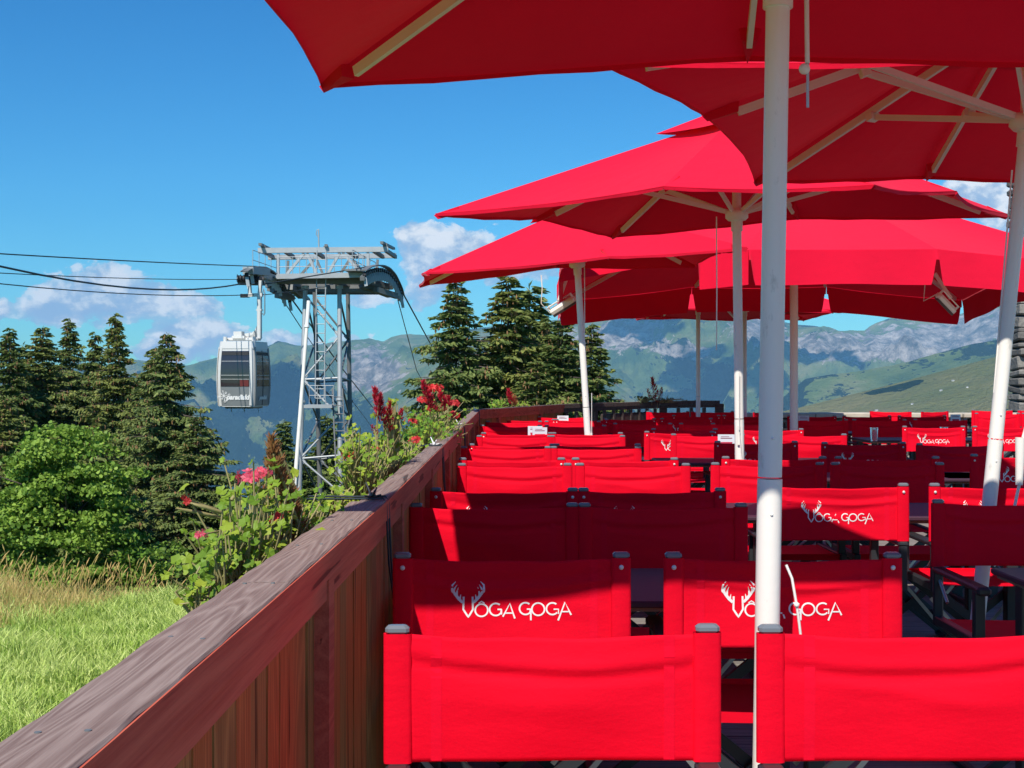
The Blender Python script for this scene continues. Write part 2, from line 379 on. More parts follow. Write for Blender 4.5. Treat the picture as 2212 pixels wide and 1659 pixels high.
t.links.new(c, b.inputs['Base Color'])
bp = N(t, 'ShaderNodeBump', Strength=1.0, Distance=48); t.links.new(mathn(t, 'ADD', fn, mathn(t, 'MULTIPLY', fn3, .6)), bp.inputs['Height']); t.links.new(bp.outputs[0], b.inputs['Normal'])
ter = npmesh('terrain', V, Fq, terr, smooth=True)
for nm, arr in (('rock', rock), ('forest_cloudshade', forest_cloudshade), ('dry', np.clip((3400-YY)/300, 0, 1))):
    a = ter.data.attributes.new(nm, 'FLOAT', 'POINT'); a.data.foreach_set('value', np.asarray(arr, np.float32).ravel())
tag(ter, kind='structure')
cam_box = MB()

# tiny chalets on the far slopes
hutm = simple('hut_wall', (.75, .73, .68), .7); roofm = simple('hut_roof', (.35, .33, .32), .6)
def ground_z(x, y):
    i = int(np.argmin(np.abs(rows-y))); j = int(np.argmin(np.abs(uu*max(y, 60)-x))); return ZZ[i, j]
for k, (hx, hy) in enumerate([(1805,2300),(1893,2250),(2033,2330),(1970,2270),(2090,2280),(1938,2200),(2060,2380)]):
    j = int(np.argmin(np.abs(upx-hx))); i = int(np.argmin(np.abs(rows-hy)))
    e0 = empty('mountain_hut', (XX[i, j], YY[i, j], ZZ[i, j]-.5), .3*k,
          ['tiny pale hut low on the grassy slope nearest the umbrella post','tiny pale hut beside the dark hedge on the grassy slope','tiny pale hut highest on the grassy slope','tiny pale hut midway up the grassy slope','tiny pale hut on the grassy slope right of the track','tiny pale hut just above the stone parapet on the grassy slope','tiny pale hut by the upper meadow edge'][k], 'hut', 'huts on the mountain meadow')
    MB().box((0, 0, 2), (9, 6, 4)).build('wall', hutm, e0)
    e0.scale = (.55, .55, .5)
    mb = MB(); mb.poly([(-5.2, -3.6, 4.01), (-5.2, 3.6, 4.01), (-5.2, 0, 6.2)], (10.4, 0, 0), None); mb.build('roof', roofm, e0)

# ------------------------------------------------------------------ meadow left of the terrace
gm, t, out = mat('meadow_soil'); b = P(t, out, .95, 0, .05); co = t.nodes.new('ShaderNodeTexCoord').outputs['Object']
t.links.new(ramp(t, noise(t, co, 1.8, 6), [(.3, (.10, .20, .03)), (.7, (.22, .32, .07))]), b.inputs['Base Color'])
mx = np.linspace(-16, -.55, 60); my = np.linspace(-4, 20, 80); MX, MY = np.meshgrid(mx, my)
def meadow_z(x, y): return -1.62+.10*np.sin(x*.7+1)*np.sin(y*.45)+.05*np.sin(x*2.1+y)+.018*(x+4)*0-np.clip(y-17.2, 0, 5)*.30
MZ = meadow_z(MX, MY); idx = np.arange(MX.size).reshape(MX.shape)
mo = npmesh('meadow', np.stack([MX, MY, MZ], -1).reshape(-1, 3), np.stack([idx[:-1, :-1], idx[:-1, 1:], idx[1:, 1:], idx[1:, :-1]], -1).reshape(-1, 4), gm, smooth=True)
tag(mo, kind='structure')
def blade_mat(name, c1, c2, c3):
    m, t, out = mat(name); b = N(t, 'ShaderNodeBsdfPrincipled', Roughness=.55); b.inputs['Specular IOR Level'].default_value = .3
    r_ = t.nodes.new('ShaderNodeNewGeometry').outputs['Random Per Island']
    pos = t.nodes.new('ShaderNodeNewGeometry').outputs['Position']
    c = ramp(t, r_, [(0, c1), (.55, c2), (1, c3)])
    c = mixc(t, ramp(t, noise(t, pos, 1.1, 4), [(.35, g(0)), (.7, g(.55))]), c, c3)
    orr = t.nodes.new('ShaderNodeObjectInfo').outputs['Random']
    c = mixc(t, 1.0, c, ramp(t, orr, [(0, (.80, .86, .80)), (.5, (1, 1, 1)), (1, (1.12, 1.02, .90))]), 'MULTIPLY')
    t.links.new(c, b.inputs['Base Color'])
    tr = t.nodes.new('ShaderNodeBsdfTranslucent'); t.links.new(c, tr.inputs[0])
    mxx = t.nodes.new('ShaderNodeMixShader'); mxx.inputs[0].default_value = .3
    t.links.new(b.outputs[0], mxx.inputs[1]); t.links.new(tr.outputs[0], mxx.inputs[2]); t.links.new(mxx.outputs[0], out.inputs[0]); return m
M['grass'] = blade_mat('grass_blade', (.15, .28, .03), (.42, .60, .10), (.76, .84, .32))
M['dry'] = blade_mat('dry_grass_blade', (.26, .34, .07), (.60, .50, .19), (.80, .60, .28))
def blades(n, xr, yr, hr, wr, lean, m, name, zf, seed, keep=None):
    r = np.random.default_rng(seed)
    x = r.uniform(*xr, n); y = r.uniform(*yr, n)
    if keep is not None: k = keep(x, y, r); x = x[k]; y = y[k]
    n = len(x)
    cl = vnoise(x*2.2, y*2.2, seed)*.9+.45
    h = r.uniform(*hr, n)*cl; w = r.uniform(*wr, n); a = r.uniform(0, 6.283, n); la = r.uniform(0, 6.283, n); le = r.uniform(.1, lean, n)*h
    z = zf(x, y)-.01
    dx = np.cos(a)*w/2; dy = np.sin(a)*w/2; lx = np.cos(la)*le; ly = np.sin(la)*le
    P0 = np.stack([x-dx, y-dy, z], -1); P1 = np.stack([x+dx, y+dy, z], -1)
    P2 = np.stack([x+dx*.8+lx*.35, y+dy*.8+ly*.35, z+h*.6], -1); P3 = np.stack([x-dx*.8+lx*.35, y-dy*.8+ly*.35, z+h*.6], -1)
    P4 = np.stack([x+lx, y+ly, z+h], -1)
    V = np.stack([P0, P1, P2, P3, P4], 1).reshape(-1, 3); o = np.arange(n)*5
    F3 = np.concatenate([np.stack([o, o+1, o+2], -1), np.stack([o, o+2, o+3], -1), np.stack([o+3, o+2, o+4], -1)])
    return npmesh(name, V, F3, m)
vis = lambda x, y, r: (x/y > -.42) & (x/y < -.07)
path = lambda x, y: (y > 14.2) & (y < 15.1) & (x < -5.72)
gr = blades(150000, (-8, -.6), (7.5, 17.8), (.05, .23), (.007, .019), 1.1, M['grass'], 'grass', meadow_z, 3,
            lambda x, y, r: vis(x, y, r) & ~path(x, y) & ((y < 14.8+np.maximum(x+6.0, 0)*2.6) | (r.random(len(x)) < .35)))
tag(gr, kind='stuff')
tg = blades(24000, (-8.5, -2.2), (13.8, 18.6), (.10, .36), (.005, .012), .7, M['dry'], 'tall_grass', meadow_z, 5,
            lambda x, y, r: vis(x, y, r) & (y > 14.8+np.maximum(x+6.0, 0)*2.6) & ~path(x, y))
tag(tg, kind='stuff')
def seedheads(n, seed):
    r = np.random.default_rng(seed); mb = MB()
    for i in range(n):
        x = r.uniform(-7.6, -3.2); y = r.uniform(15.2, 18.8)
        if y < 15.4+max(x+6.0, 0)*1.6: continue
        h = r.uniform(.25, .62); z = float(meadow_z(x, y)); lx = r.uniform(-.12, .2); 
        mb.tube([(x, y, z), (x+lx*.3, y, z+h*.6), (x+lx, y, z+h)], .0028, 3, False, False)
        mb.tube([(x+lx, y, z+h-.005), (x+lx*1.15, y, z+h+.03), (x+lx*1.4, y, z+h+.085)], [.004, .009, .003], 5, False)
    return mb.build('seed_heads', M['dry'])
tag(seedheads(420, 9), kind='stuff')
gp = simple('gravel', (.30, .285, .25), .9, var=.35, scale=14, bump=.6)
V = []; 
for i in range(20):
    x = -9.1+i*.17; V += [(x, 14.25+.06*math.sin(i), float(meadow_z(x, 14.25))+.012), (x, 14.85+.05*math.cos(i*1.7), float(meadow_z(x, 14.85))+.012)]
po = npmesh('gravel_path', np.array(V), np.array([(2*i, 2*i+2, 2*i+3, 2*i+1) for i in range(19)]), gp); tag(po, kind='structure')

# ------------------------------------------------------------------ spruces
bark = simple('spruce_bark', (.10, .075, .06), .9, var=.3, scale=4, bump=.5)
M['spruce'] = blade_mat('spruce_needle', (.055, .108, .032), (.135, .195, .055), (.28, .325, .09))
M['cone'] = simple('spruce_cone', (.36, .19, .085), .8, var=.3)
M['leafy'] = blade_mat('maple_leaf', (.040, .11, .012), (.15, .29, .03), (.38, .52, .08))
def spruce_mesh(seed, H, ratio, rmax, lightness=0, cones=True):
    r = np.random.default_rng(seed); quads = []; tips = []
    d = .12; lim = []
    while d < H*.93:
        rad = min(ratio*1.12*d+.10, rmax+.05*d)*r.uniform(.72, 1.3)
        nb = int(6+min(8, d*1.8)+r.integers(0, 2)); a0 = r.uniform(0, 6.28)
        for k in range(nb):
            a = a0+6.283*k/nb+r.uniform(-.25, .25); L = rad*r.uniform(.62, 1.18)
            if r.random() < .16: L *= r.uniform(.35, .7)
            droop = r.uniform(.12, .30)+d*.012
            lim.append((d+r.uniform(-.16, .16), a, L, droop*r.uniform(.5, 1.5)))
        d += .115+.018*d+r.uniform(0, .09)
    br = MB()
    for (d, a, L, droop) in lim:
        ca, sa = math.cos(a), math.sin(a); z0 = H-d
        if L > .7: br.tube([(0, 0, z0), (ca*L*.5, sa*L*.5, z0-droop*L*.45), (ca*L*.85, sa*L*.85, z0-droop*L*.55)], [.022, .014, .006], 3, False, False)
        ns = max(3, int(L/.085))
        s = (np.arange(ns)+r.random(ns)*.8)/ns
        s = s[s > (.12 if L > .9 else .03)]
        zc = -droop*L*(s*1.25-.65*s**3)+r.normal(0, .018, len(s))
        kk = r.normal(0, .10); bx = ca*L*s-sa*L*s*s*kk; by = sa*L*s+ca*L*s*s*kk; bz = z0+zc
        tw = .12+.34*L**.7*(1-s)*1.0; tw = np.minimum(tw, .42)
        for side in (-1, 0, 1):
            ang = a+side*(.95+r.normal(0, .12, len(s)))
            for j in range(4):
                q = (j+r.random(len(s))*.8)/4
                if side == 0: q = q*.4
                cx = bx+np.cos(ang)*tw*q; cy = by+np.sin(ang)*tw*q; cz = bz-.30*tw*q-abs(r.normal(0, .02))
                ln = r.uniform(.07, .17, len(s)); wd = r.uniform(.022, .048, len(s))
                hang = r.uniform(.1, .9, len(s))*(.4+.6*(L > .8))
                dx = np.cos(ang)*np.cos(hang); dy = np.sin(ang)*np.cos(hang); dz = -np.sin(hang)
                px_, py_ = -np.sin(ang), np.cos(ang); tl = r.normal(0, .6, len(s))
                wx = px_*np.cos(tl); wy = py_*np.cos(tl); wz = np.sin(tl)
                C = np.stack([cx, cy, cz], -1); D = np.stack([dx, dy, dz], -1)*ln[:, None]; Wv = np.stack([wx, wy, wz], -1)*wd[:, None]
                quads.append(np.stack([C-Wv*.6, C+Wv*.6, C+D*.6+Wv, C+D*1.05, C+D*.6-Wv], 1))
        if d < H*.6 and r.random() < .8 and cones:
            tips.append((bx[-1], by[-1], bz[-1]))
    for k in range(14): # leader
        a = r.uniform(0, 6.28); z = H-k*.03; C = np.array([[0, 0, z]]); D = np.array([[math.cos(a)*.05, math.sin(a)*.05, .06]]); Wv = np.array([[.012*math.sin(a), .012*math.cos(a), 0]])
        quads.append(np.stack([C-Wv, C+Wv, C+D*.6+Wv, C+D*1.4, C+D*.6-Wv], 1))
    Q = np.concatenate(quads); n = len(Q)
    cm = MB()
    for (x, y, z) in tips:
        for q in range(r.integers(2, 8)):
            xx = x*r.uniform(.8, 1.0)+r.normal(0, .05); yy_ = y*r.uniform(.8, 1.0)+r.normal(0, .05); zz = z+r.normal(-.03, .04)
            cm.tube([(xx, yy_, zz), (xx+.004, yy_, zz-.06), (xx, yy_, zz-.125)], [.008, .021, .006], 5, False)
    return Q.reshape(-1, 3), np.arange(n*5).reshape(n, 5), br, cm
TREES = []
def make_spruce(seed, H, ratio, rmax, cones=True):
    Vq, Fq_, br, cm = spruce_mesh(seed, H, ratio, rmax, cones=cones)
    e = empty('spruce_tree')
    cr = npmesh('crown', Vq, Fq_, M['spruce'], e)
    br.tube([(0, 0, -1), (0, 0, H*.5), (0, 0, H-.1)], [.22, .12, .012], 7, False); br.build('trunk', bark, e)
    if cm.v: tag(cm.build('cones', M['cone'], e), kind='stuff')
    index_kids(e); return e
protoA = make_spruce(1, 18, .40, 1.9); protoB = make_spruce(2, 18, .30, 1.6); protoC = make_spruce(3, 17, .50, 2.0); protoD = make_spruce(4, 12, .36, 1.3, False)
used = set()
def place_tree(pr, x, ytop, Y, label, group, s=1.0, rz=0.0):
    H = {protoA: 18, protoB: 18, protoC: 17, protoD: 12}[pr]*s
    if pr in used: o = copy_tree(pr)
    else: o = pr; used.add(pr)
    p = px(x, ytop, Y); o.location = (p.x, p.y, p.z-H); o.rotation_euler = (0, 0, rz); k_ = random.uniform(.88, 1.22); o.scale = (s*k_, s*k_*random.uniform(.9, 1.1), s)
    tag(o, label, 'tree', group); return o
GL = 'spruces left of the terrace'; GR = 'spruces behind the terrace rail'
for a in [(protoB,20,712,44,'spruce at the far left edge of the wood with a bushy top',GL,1.0,.3),
          (protoD,50,742,49,'thin spire-topped spruce between two bushier spruces at left',GL,1.2,1),
          (protoA,92,708,46,'broad spruce with brown cones left of the tall thin-topped one',GL,1.0,2),
          (protoB,150,690,50,'tall narrow spruce with side tufts in the left wood',GL,1.05,4),
          (protoB,205,720,47,'spruce just left of the tallest left-hand spruce',GL,.95,5.2),
          (protoB,249,680,43,'tallest slender spruce in the left wood with ragged top',GL,1.0,2.6),
          (protoA,335,752,41,'spruce top leaning against the broad dark spruce by the gondola',GL,.9,3.4),
          (protoC,362,722,38,'broad dark spruce nearest the gondola cabin',GL,1.0,.9),
          (protoC,425,900,36,'low bushy spruce at the right foot of the left wood',GL,.75,2.2),
          (protoA,120,800,54,'spruce filling the gap deep in the left wood',GL,1.1,5),
          (protoC,290,815,52,'shaded spruce deep behind the broad one',GL,1.0,4),
          (protoC,-60,700,45,'spruce half out of view at the left border',GL,1.0,4.4),
          (protoC,215,900,34,'dark spruce behind the light green maple',GL,.9,1.4),
          (protoC,15,860,36,'dark spruce left behind the light green maple',GL,.9,3.7),
          (protoA,985,606,32,'leftmost tall spruce behind the terrace rail',GR,.95,1.9),
          (protoA,1098,596,33,'tallest spruce in the clump behind the terrace rail',GR,1.0,4.9),
          (protoD,1143,614,35,'spire-topped spruce right of the tallest one behind the rail',GR,1.5,.4),
          (protoB,1182,690,34,'spruce half hidden below the hanging canopy valance',GR,.9,3.3),
          (protoA,1215,692,32,'cone-laden spruce left of the thin umbrella post',GR,.9,.7),
          (protoA,1277,702,33,'rightmost spruce behind the thin umbrella post',GR,.85,2.4),
          (protoC,1050,760,37,'lower spruce filling between the two tall ones behind the rail',GR,.9,2.9),
          (protoC,1160,780,31,'low dense spruce at the foot of the clump behind the rail',GR,.8,5.7),
          (protoD,613,908,60,'small spruce left of the lift tower base','small spruces round the lift tower',1.15,1.2),
          (protoD,707,896,62,'small spruce seen through the lift tower legs','small spruces round the lift tower',1.3,3.8),
          (protoD,660,985,52,'lowest small spruce beside the lift tower foot','small spruces round the lift tower',1.1,5)]:
    place_tree(*a)
# maple
def leaf_cloud(name, center, radii, n, lumps, size, m, parent, seed):
    r = np.random.default_rng(seed)
    C = []
    for k in range(lumps):
        d = r.normal(0, 1, 3); d /= np.linalg.norm(d); q = r.uniform(.45, 1.16); c_ = d*q*np.array(radii); c_[:2] *= 1-.48*max(0, d[2]*q)
        C.append((c_, r.uniform(.13, .30)*min(radii)*1.1))
    pts = []; nor = []
    per = n//lumps
    for c0, rr in C:
        d = r.normal(0, 1, (per, 3)); d /= np.linalg.norm(d, axis=1)[:, None]
        d[:, 2] = np.abs(d[:, 2])*.8-.2
        q = r.uniform(.55, 1.05, per)[:, None]
        pts.append(c0+d*q*rr*np.array([1.4, 1.4, .75])+r.normal(0, .02, (per, 3))); nor.append(d*.4+r.normal(0, .75, (per, 3))+np.array([0, 0, .6]))
    Pn = np.concatenate(pts); Nn = np.concatenate(nor); Nn /= np.linalg.norm(Nn, axis=1)[:, None]
    n = len(Pn); a = np.cross(Nn, r.normal(0, 1, (n, 3))); a /= np.linalg.norm(a, axis=1)[:, None]; b_ = np.cross(Nn, a)
    s = (size*r.uniform(.6, 1.3, n))[:, None]
    P_ = Pn+np.array(center)
    Vq = np.stack([P_-a*s*.2-b_*s, P_+a*s*.95-b_*s*.2, P_+a*s*.5+b_*s*.8, P_-a*s*.5+b_*s*.8, P_-a*s*.95-b_*s*.2], 1)
    return npmesh(name, Vq.reshape(-1, 3), np.arange(n*5).reshape(n, 5), m, parent)
mp = empty('maple_tree', (-9.2, 27, -6.45), 0, 'bushy light green maple in front of the dark spruces', 'tree')
leaf_cloud('crown', (0, 0, 4.3), (1.85, 1.5, 2.45), 56000, 210, .040, M['leafy'], mp, 5)
mb = MB(); mb.tube([(0, 0, -1), (.05, 0, 2), (0, .1, 5)], [.12, .09, .03], 7)
for k in range(26):
    a = k*2.4; z = 1.0+k*.16; mb.tube([(0, 0, z), (math.cos(a)*.7, math.sin(a)*.7, z+.5), (math.cos(a)*1.5, math.sin(a)*1.3, z+.8)], [.035, .02, .006], 5, False)
mb.build('trunk', bark, mp)
# undergrowth shrubs at the meadow edge
for k, (sx, sy, ss) in enumerate([(-6.6, 21.5, 1.0), (-4.1, 21.0, .8), (-2.9, 22, .7)]):
    sh = empty('shrub', (sx*1.25, sy, -3.4), 0, ['low leafy shrub in shade behind the tall dry grass at left', 'low leafy shrub at the foot of the broad spruce', 'low leafy shrub where meadow meets the flower box'][k], 'shrub', 'shrubs behind the meadow')
    leaf_cloud('crown', (0, 0, .75), (1.2*ss, .8, .65*ss), 5000, 26, .05, M['leafy'], sh, 50+k)
    MB().tube([(0, 0, -.3), (0, 0, .8)], [.03, .01], 5).build('trunk', bark, sh)

# ------------------------------------------------------------------ lift tower, cabin, cables
def z2(x, y, Y): return px(438.9+.248*x, 466.3+.248*y, Y)
def t3(x, y, Y): # lower tower zoom
    return px(603.5+.1818*x, 822.9+.1818*y, Y)
TY = 42.0; TB = 44.4
tw = empty('cable_car_tower', (0, 0, 0), 0, 'tall galvanised lattice lift tower with four tubular legs and a wheeled crosshead', 'lift tower')
tw_parts = []
def T(name, mb, m, sub=None): 
    o = mb.build(name, m, sub or tw); tw_parts.append(o); return o
def xat(ztop, zbot, f): return ztop+(zbot-ztop)*f
# legs: (x top z2 coords @y640) -> bottom
legs = []
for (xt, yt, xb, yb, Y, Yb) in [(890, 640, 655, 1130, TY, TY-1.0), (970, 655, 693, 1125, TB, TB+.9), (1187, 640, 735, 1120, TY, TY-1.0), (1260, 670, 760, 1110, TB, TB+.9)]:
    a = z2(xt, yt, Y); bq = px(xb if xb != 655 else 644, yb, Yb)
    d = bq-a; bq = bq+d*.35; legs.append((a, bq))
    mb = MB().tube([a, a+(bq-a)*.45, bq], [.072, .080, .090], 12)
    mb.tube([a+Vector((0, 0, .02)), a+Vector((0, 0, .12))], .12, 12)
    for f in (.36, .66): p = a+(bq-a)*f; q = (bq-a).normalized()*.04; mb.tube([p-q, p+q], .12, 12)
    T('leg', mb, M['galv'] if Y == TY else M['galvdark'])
def lp(i, f): return legs[i][0]+(legs[i][1]-legs[i][0])*f
levels = [.02, .155, .29, .415, .54, .66, .77, .89]
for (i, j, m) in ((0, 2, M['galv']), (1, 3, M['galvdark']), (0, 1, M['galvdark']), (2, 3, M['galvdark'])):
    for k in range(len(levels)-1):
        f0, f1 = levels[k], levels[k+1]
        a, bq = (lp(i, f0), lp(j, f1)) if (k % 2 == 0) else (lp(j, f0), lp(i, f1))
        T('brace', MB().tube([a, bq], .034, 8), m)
        if k % 2 == 1: T('brace', MB().tube([lp(i, f1), lp(j, f1)], .032, 8), m)
        for pnt, oth in ((a, bq), (bq, a)):
            q = (oth-pnt).normalized()
            T('gusset', MB().bar(pnt+q*.07, pnt+q*.2, .11, .03, up=(0, 1, 0)), M['galv'])
# ladder (upper) and caged ladder (lower)
lad = MB(); A = z2(1030, 300, TY-.6); B = t3(480, 205, TY-.9); dx = Vector((.145, 0, 0))
lad.tube([A-dx, B-dx], .022, 6); lad.tube([A+dx, B+dx], .022, 6)
n = int((A-B).length/.28)
for k in range(n): p = B+(A-B)*(k/n); lad.tube([p-dx, p+dx], .014, 5)
T('ladder', lad, M['galv'])
lad = MB(); A = t3(690, 90, TY-1.1); B = t3(760, 1620, TY-1.9); dx = Vector((.16, 0, 0))
lad.tube([A-dx, B-dx], .028, 6); lad.tube([A+dx, B+dx], .022, 6)
n = int((A-B).length/.26)
for k in range(n):
    p = B+(A-B)*(k/n); lad.tube([p-dx, p+dx], .014, 5)
    if k % 2 == 0: lad.tube([p-dx*.6+Vector((0, .1*math.sin(x)-.25, .0))+dx*(1.0-math.cos(x))*.6 for x in (0, .8, 1.57, 2.3, 3.14)], .013, 5)
T('ladder', lad, M['galvdark'])
# crosshead truss
for (x0, y0, x1, y1, Y) in ((480, 303, 1612, 292, TY), (568, 362, 1680, 346, TB)):
    T('top_beam', MB().bar(z2(x0, y0, Y), z2(x1, y1, Y), .165, .16, up=(0, 1, 0)), M['galv'])
for (x0, y0, x1, y1, Y) in ((640, 560, 1500, 560, TY), (640, 600, 1620, 620, TB), (560, 625, 1560, 640, TY+1.2), (620, 655, 1590, 655, TB+.4)):
    T('lower_beam', MB().bar(z2(x0, y0, Y), z2(x1, y1, Y), .24, .18, up=(0, 1, 0)), M['galvdark'])
tr = [(655,330,655,540),(1435,320,1435,470),(880,325,720,520),(905,325,1000,530),(1190,320,1090,500),(1215,320,1340,460)]
for (x0, y0, x1, y1) in tr:
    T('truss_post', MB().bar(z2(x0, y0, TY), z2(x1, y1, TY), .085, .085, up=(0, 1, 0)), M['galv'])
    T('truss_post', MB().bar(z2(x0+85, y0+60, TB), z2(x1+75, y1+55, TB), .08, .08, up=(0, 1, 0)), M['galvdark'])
for x in (520, 700, 960, 1250, 1480, 1590):
    T('cross_tie', MB().bar(z2(x, 300, TY), z2(x+86, 358, TB), .10, .12), M['galvdark'])
for (x, y, Y) in ((525, 255, TY), (1585, 240, TY), (1070, 262, TY)):
    T('pulley_beam', MB().bar(z2(x-30, y-8, TY-.7), z2(x+75, y+45, TB+.5), .10, .08) if x != 1070 else MB().bar(z2(x, y-5, TY-.2), z2(x+10, y+20, TY+.9), .10, .08), M['galvdark'])
    T('pulley_beam', MB().bar(z2(x, y, Y), z2(x, y+55, Y), .14, .14), M['galvdark'])
# side catwalks and handrails
def railing(pts, Y, hgt=.62, n=5):
    mb = MB(); P0, P1 = pts
    for f in (0, .5): mb.tube([P0+Vector((0, 0, hgt*(1-f))), P1+Vector((0, 0, hgt*(1-f)))], .012, 6)
    for k in range(n+1): p = P0+(P1-P0)*k/n; mb.tube([p, p+Vector((0, 0, hgt))], .012, 6)
    return mb
T('catwalk', MB().bar(z2(640, 540, TY-.5), z2(1460, 520, TY-.5), .8, .08, up=(0, 0, 1)).bar(z2(640, 527, TY-.9), z2(1460, 513, TY-.9), .03, .16), M['galv'])
T('handrail', railing((z2(660, 530, TY-.9), z2(960, 525, TY-.9)), TY), M['galv'])
T('handrail', railing((z2(1080, 525, TY-.9), z2(1390, 512, TY-.9)), TY), M['galv'])
T('catwalk', MB().bar(z2(440, 470, TY-2.2), z2(660, 560, TY+1.6), .5, .06), M['galvdark'])
T('handrail', railing((z2(432, 470, TY-2.6), z2(640, 535, TY+.4)), TY, .60, 4), M['galv'])
T('catwalk', MB().bar(z2(1300, 470, TY-1.5), z2(1480, 560, TY+2.0), .5, .06), M['galvdark'])
T('handrail', railing((z2(1300, 465, TY-1.8), z2(1500, 560, TY+2)), TY, .60, 4), M['galv'])
# mid platform
T('platform', MB().bar(t3(320, 300, TY-1), t3(650, 300, TY-1), 1.0, .10), M['galv'])
T('handrail', railing((t3(355, 290, TY-1.4), t3(645, 290, TY-1.4)), TY, .62, 3), M['galv'])
# mast
T('mast', MB().tube([z2(1008, 300, TY), z2(1005, 125, TY)], .025, 6).tube([z2(1005, 190, TY), z2(985, 160, TY), z2(990, 125, TY), z2(1010, 118, TY)], .014, 5), M['galv'])
# sheave trains: curved rocker with wheels
def train(pts, name, w, wheel_r, below=True, nw=12):
    P_ = [Vector(p) for p in pts]
    # resample
    L = [0]
    for i in range(1, len(P_)): L.append(L[-1]+(P_[i]-P_[i-1]).length)
    def at(s):
        s = s*L[-1]
        for i in range(1, len(P_)):
            if s <= L[i]+1e-6: f = (s-L[i-1])/(L[i]-L[i-1]); return P_[i-1].lerp(P_[i], f)
        return P_[-1]
    mb = MB()
    for i in range(24): mb.bar(at(i/24), at((i+1)/24), w, .035)
    T('saddle_rail', mb, M['galvdark'])
    for k in range(nw):
        p = at((k+.5)/nw)-Vector((0, 0, wheel_r+.07)); h = Vector((.05, 0, 0))
        w_ = MB().tube([p-h, p-h*.5, p+h*.5, p+h], [wheel_r, wheel_r*.82, wheel_r*.82, wheel_r], 14)
        o = T('sheave_wheel', w_, M['rubber']); 
        MB().tube([p-h*1.3, p+h*1.3], wheel_r*.3, 8).build('hub', M['galv'], o)
        T('rocker_arm', MB().bar(p-Vector((0, 0, .05)), p-Vector((-.05, 0, .34)), .10, .05, up=(0, 1, 0)), M['galv'])
arc = [(1400,475,TY-2.8),(1440,448,TY-2.0),(1500,430,TY-1.2),(1560,432,TY-.4),(1610,455,TY+.3),(1660,510,TY+1.0),(1700,590,TY+1.7),(1722,645,TY+2.2),(1732,690,TY+2.6)]
train([z2(*p) for p in arc], 'a', .18, .08, nw=22)
body = MB()
for i in range(len(arc)-1): body.bar(z2(arc[i][0]-14, arc[i][1]+70, arc[i][2]), z2(arc[i+1][0]-14, arc[i+1][1]+(70 if i < 5 else 35), arc[i+1][2]), .14, .13)
T('saddle_body', body, M['galvdark'])
arc2 = [(358,485,TY-3.4),(400,458,TY-3.0),(450,444,TY-2.5),(520,448,TY-1.8),(580,480,TY-1.0),(640,530,TY),(680,600,TY+1.0),(700,660,TY+1.8),(780,720,TY+2.4)]
train([z2(*p) for p in arc2], 'b', .24, .08, nw=14)
T('saddle_body', MB().bar(z2(390, 475, TY-3), z2(540, 490, TY-1.8), .35, .22).bar(z2(440, 500, TY-2.4), z2(600, 545, TY-.5), .3, .2), M['galv'])
mb = MB()
for (x0, y0, x1, y1) in ((560,600,700,640),(600,640,720,690),(640,690,780,715),(700,560,960,640),(1090,560,1400,620),(1380,600,1620,690),(1500,640,1690,700),(760,620,850,700),(560,560,620,610),(1400,540,1560,600),(1450,580,1640,620)):
    mb.bar(z2(x0, y0, TY+.6), z2(x1, y1, TY+1.6), .16, .18)
T('equipment_frame', mb, M['galvdark'])
for k in range(8):
    p = z2(312+k*28, 545+k*1.5, TY-2.6); h = Vector((.05, .02, 0))
    w_ = MB().tube([p-h, p-h*.5, p+h*.5, p+h], [.125, .095, .095, .125], 16); o = T('sheave_wheel', w_, M['rubber'])
    MB().tube([p-h*1.3, p+h*1.3], .03, 8).build('hub', M['galv'], o)
T('rocker_arm', MB().bar(z2(300, 585, TY-2.5), z2(540, 590, TY-2.3), .10, .12), M['galvdark'])
for o in tw_parts:
    pass
# cables
def cable(pts, r, label):
    o = MB().tube(pts, r, 6).build('cable', M['cable']); return tag(o, label, 'cable', 'ropeway cables')
def sag(a, b, n, s): return [a+(b-a)*(i/n)-Vector((0, 0, s*4*(i/n)*(1-i/n))) for i in range(n+1)]
cable(sag(px(-500, 515, 22), z2(470, 440, TY-2.4), 14, .05), .015, 'uppermost thin cable reaching the tower from the left')
cable(sag(px(-500, 430, 16), z2(330, 592, TY-3), 14, .55)+[z2(560, 590, TY-2), z2(1000, 515, TY-1.5), z2(1480, 435, TY-1.2)], .021, 'thick track cable sloping down from the left border to the wheels')
cable(sag(px(-500, 555, 22), z2(310, 553, TY-2.7), 14, .12), .011, 'thin cable just above the lowest one at left')
cable(sag(px(-500, 545, 22), z2(345, 690, TY-2.9), 14, .25)+[z2(560, 685, TY-2.5), z2(1000, 630, TY-1)], .013, 'lowest cable leading to the cabin clamp')
cable([z2(1732, 660, TY+2.3), px(935, 752, 62), px(1010, 880, 110)], .028, 'right-hand cable falling behind the spruces')
cable([z2(1690, 712, TY+2.6), px(900, 800, 62), px(925, 846, 78), px(960, 905, 110)], .020, 'thinner cable falling left of the spruces')
cable([z2(775, 730, TY+2.4), px(740, 797, 60), px(803, 877, 84), px(870, 960, 120)], .028, 'thick cable descending through the tower legs')
cable([z2(688, 722, TY+2.4), px(655, 715, 52), px(754, 857, 72), px(830, 958, 110)], .018, 'thin cable descending left through the tower legs')
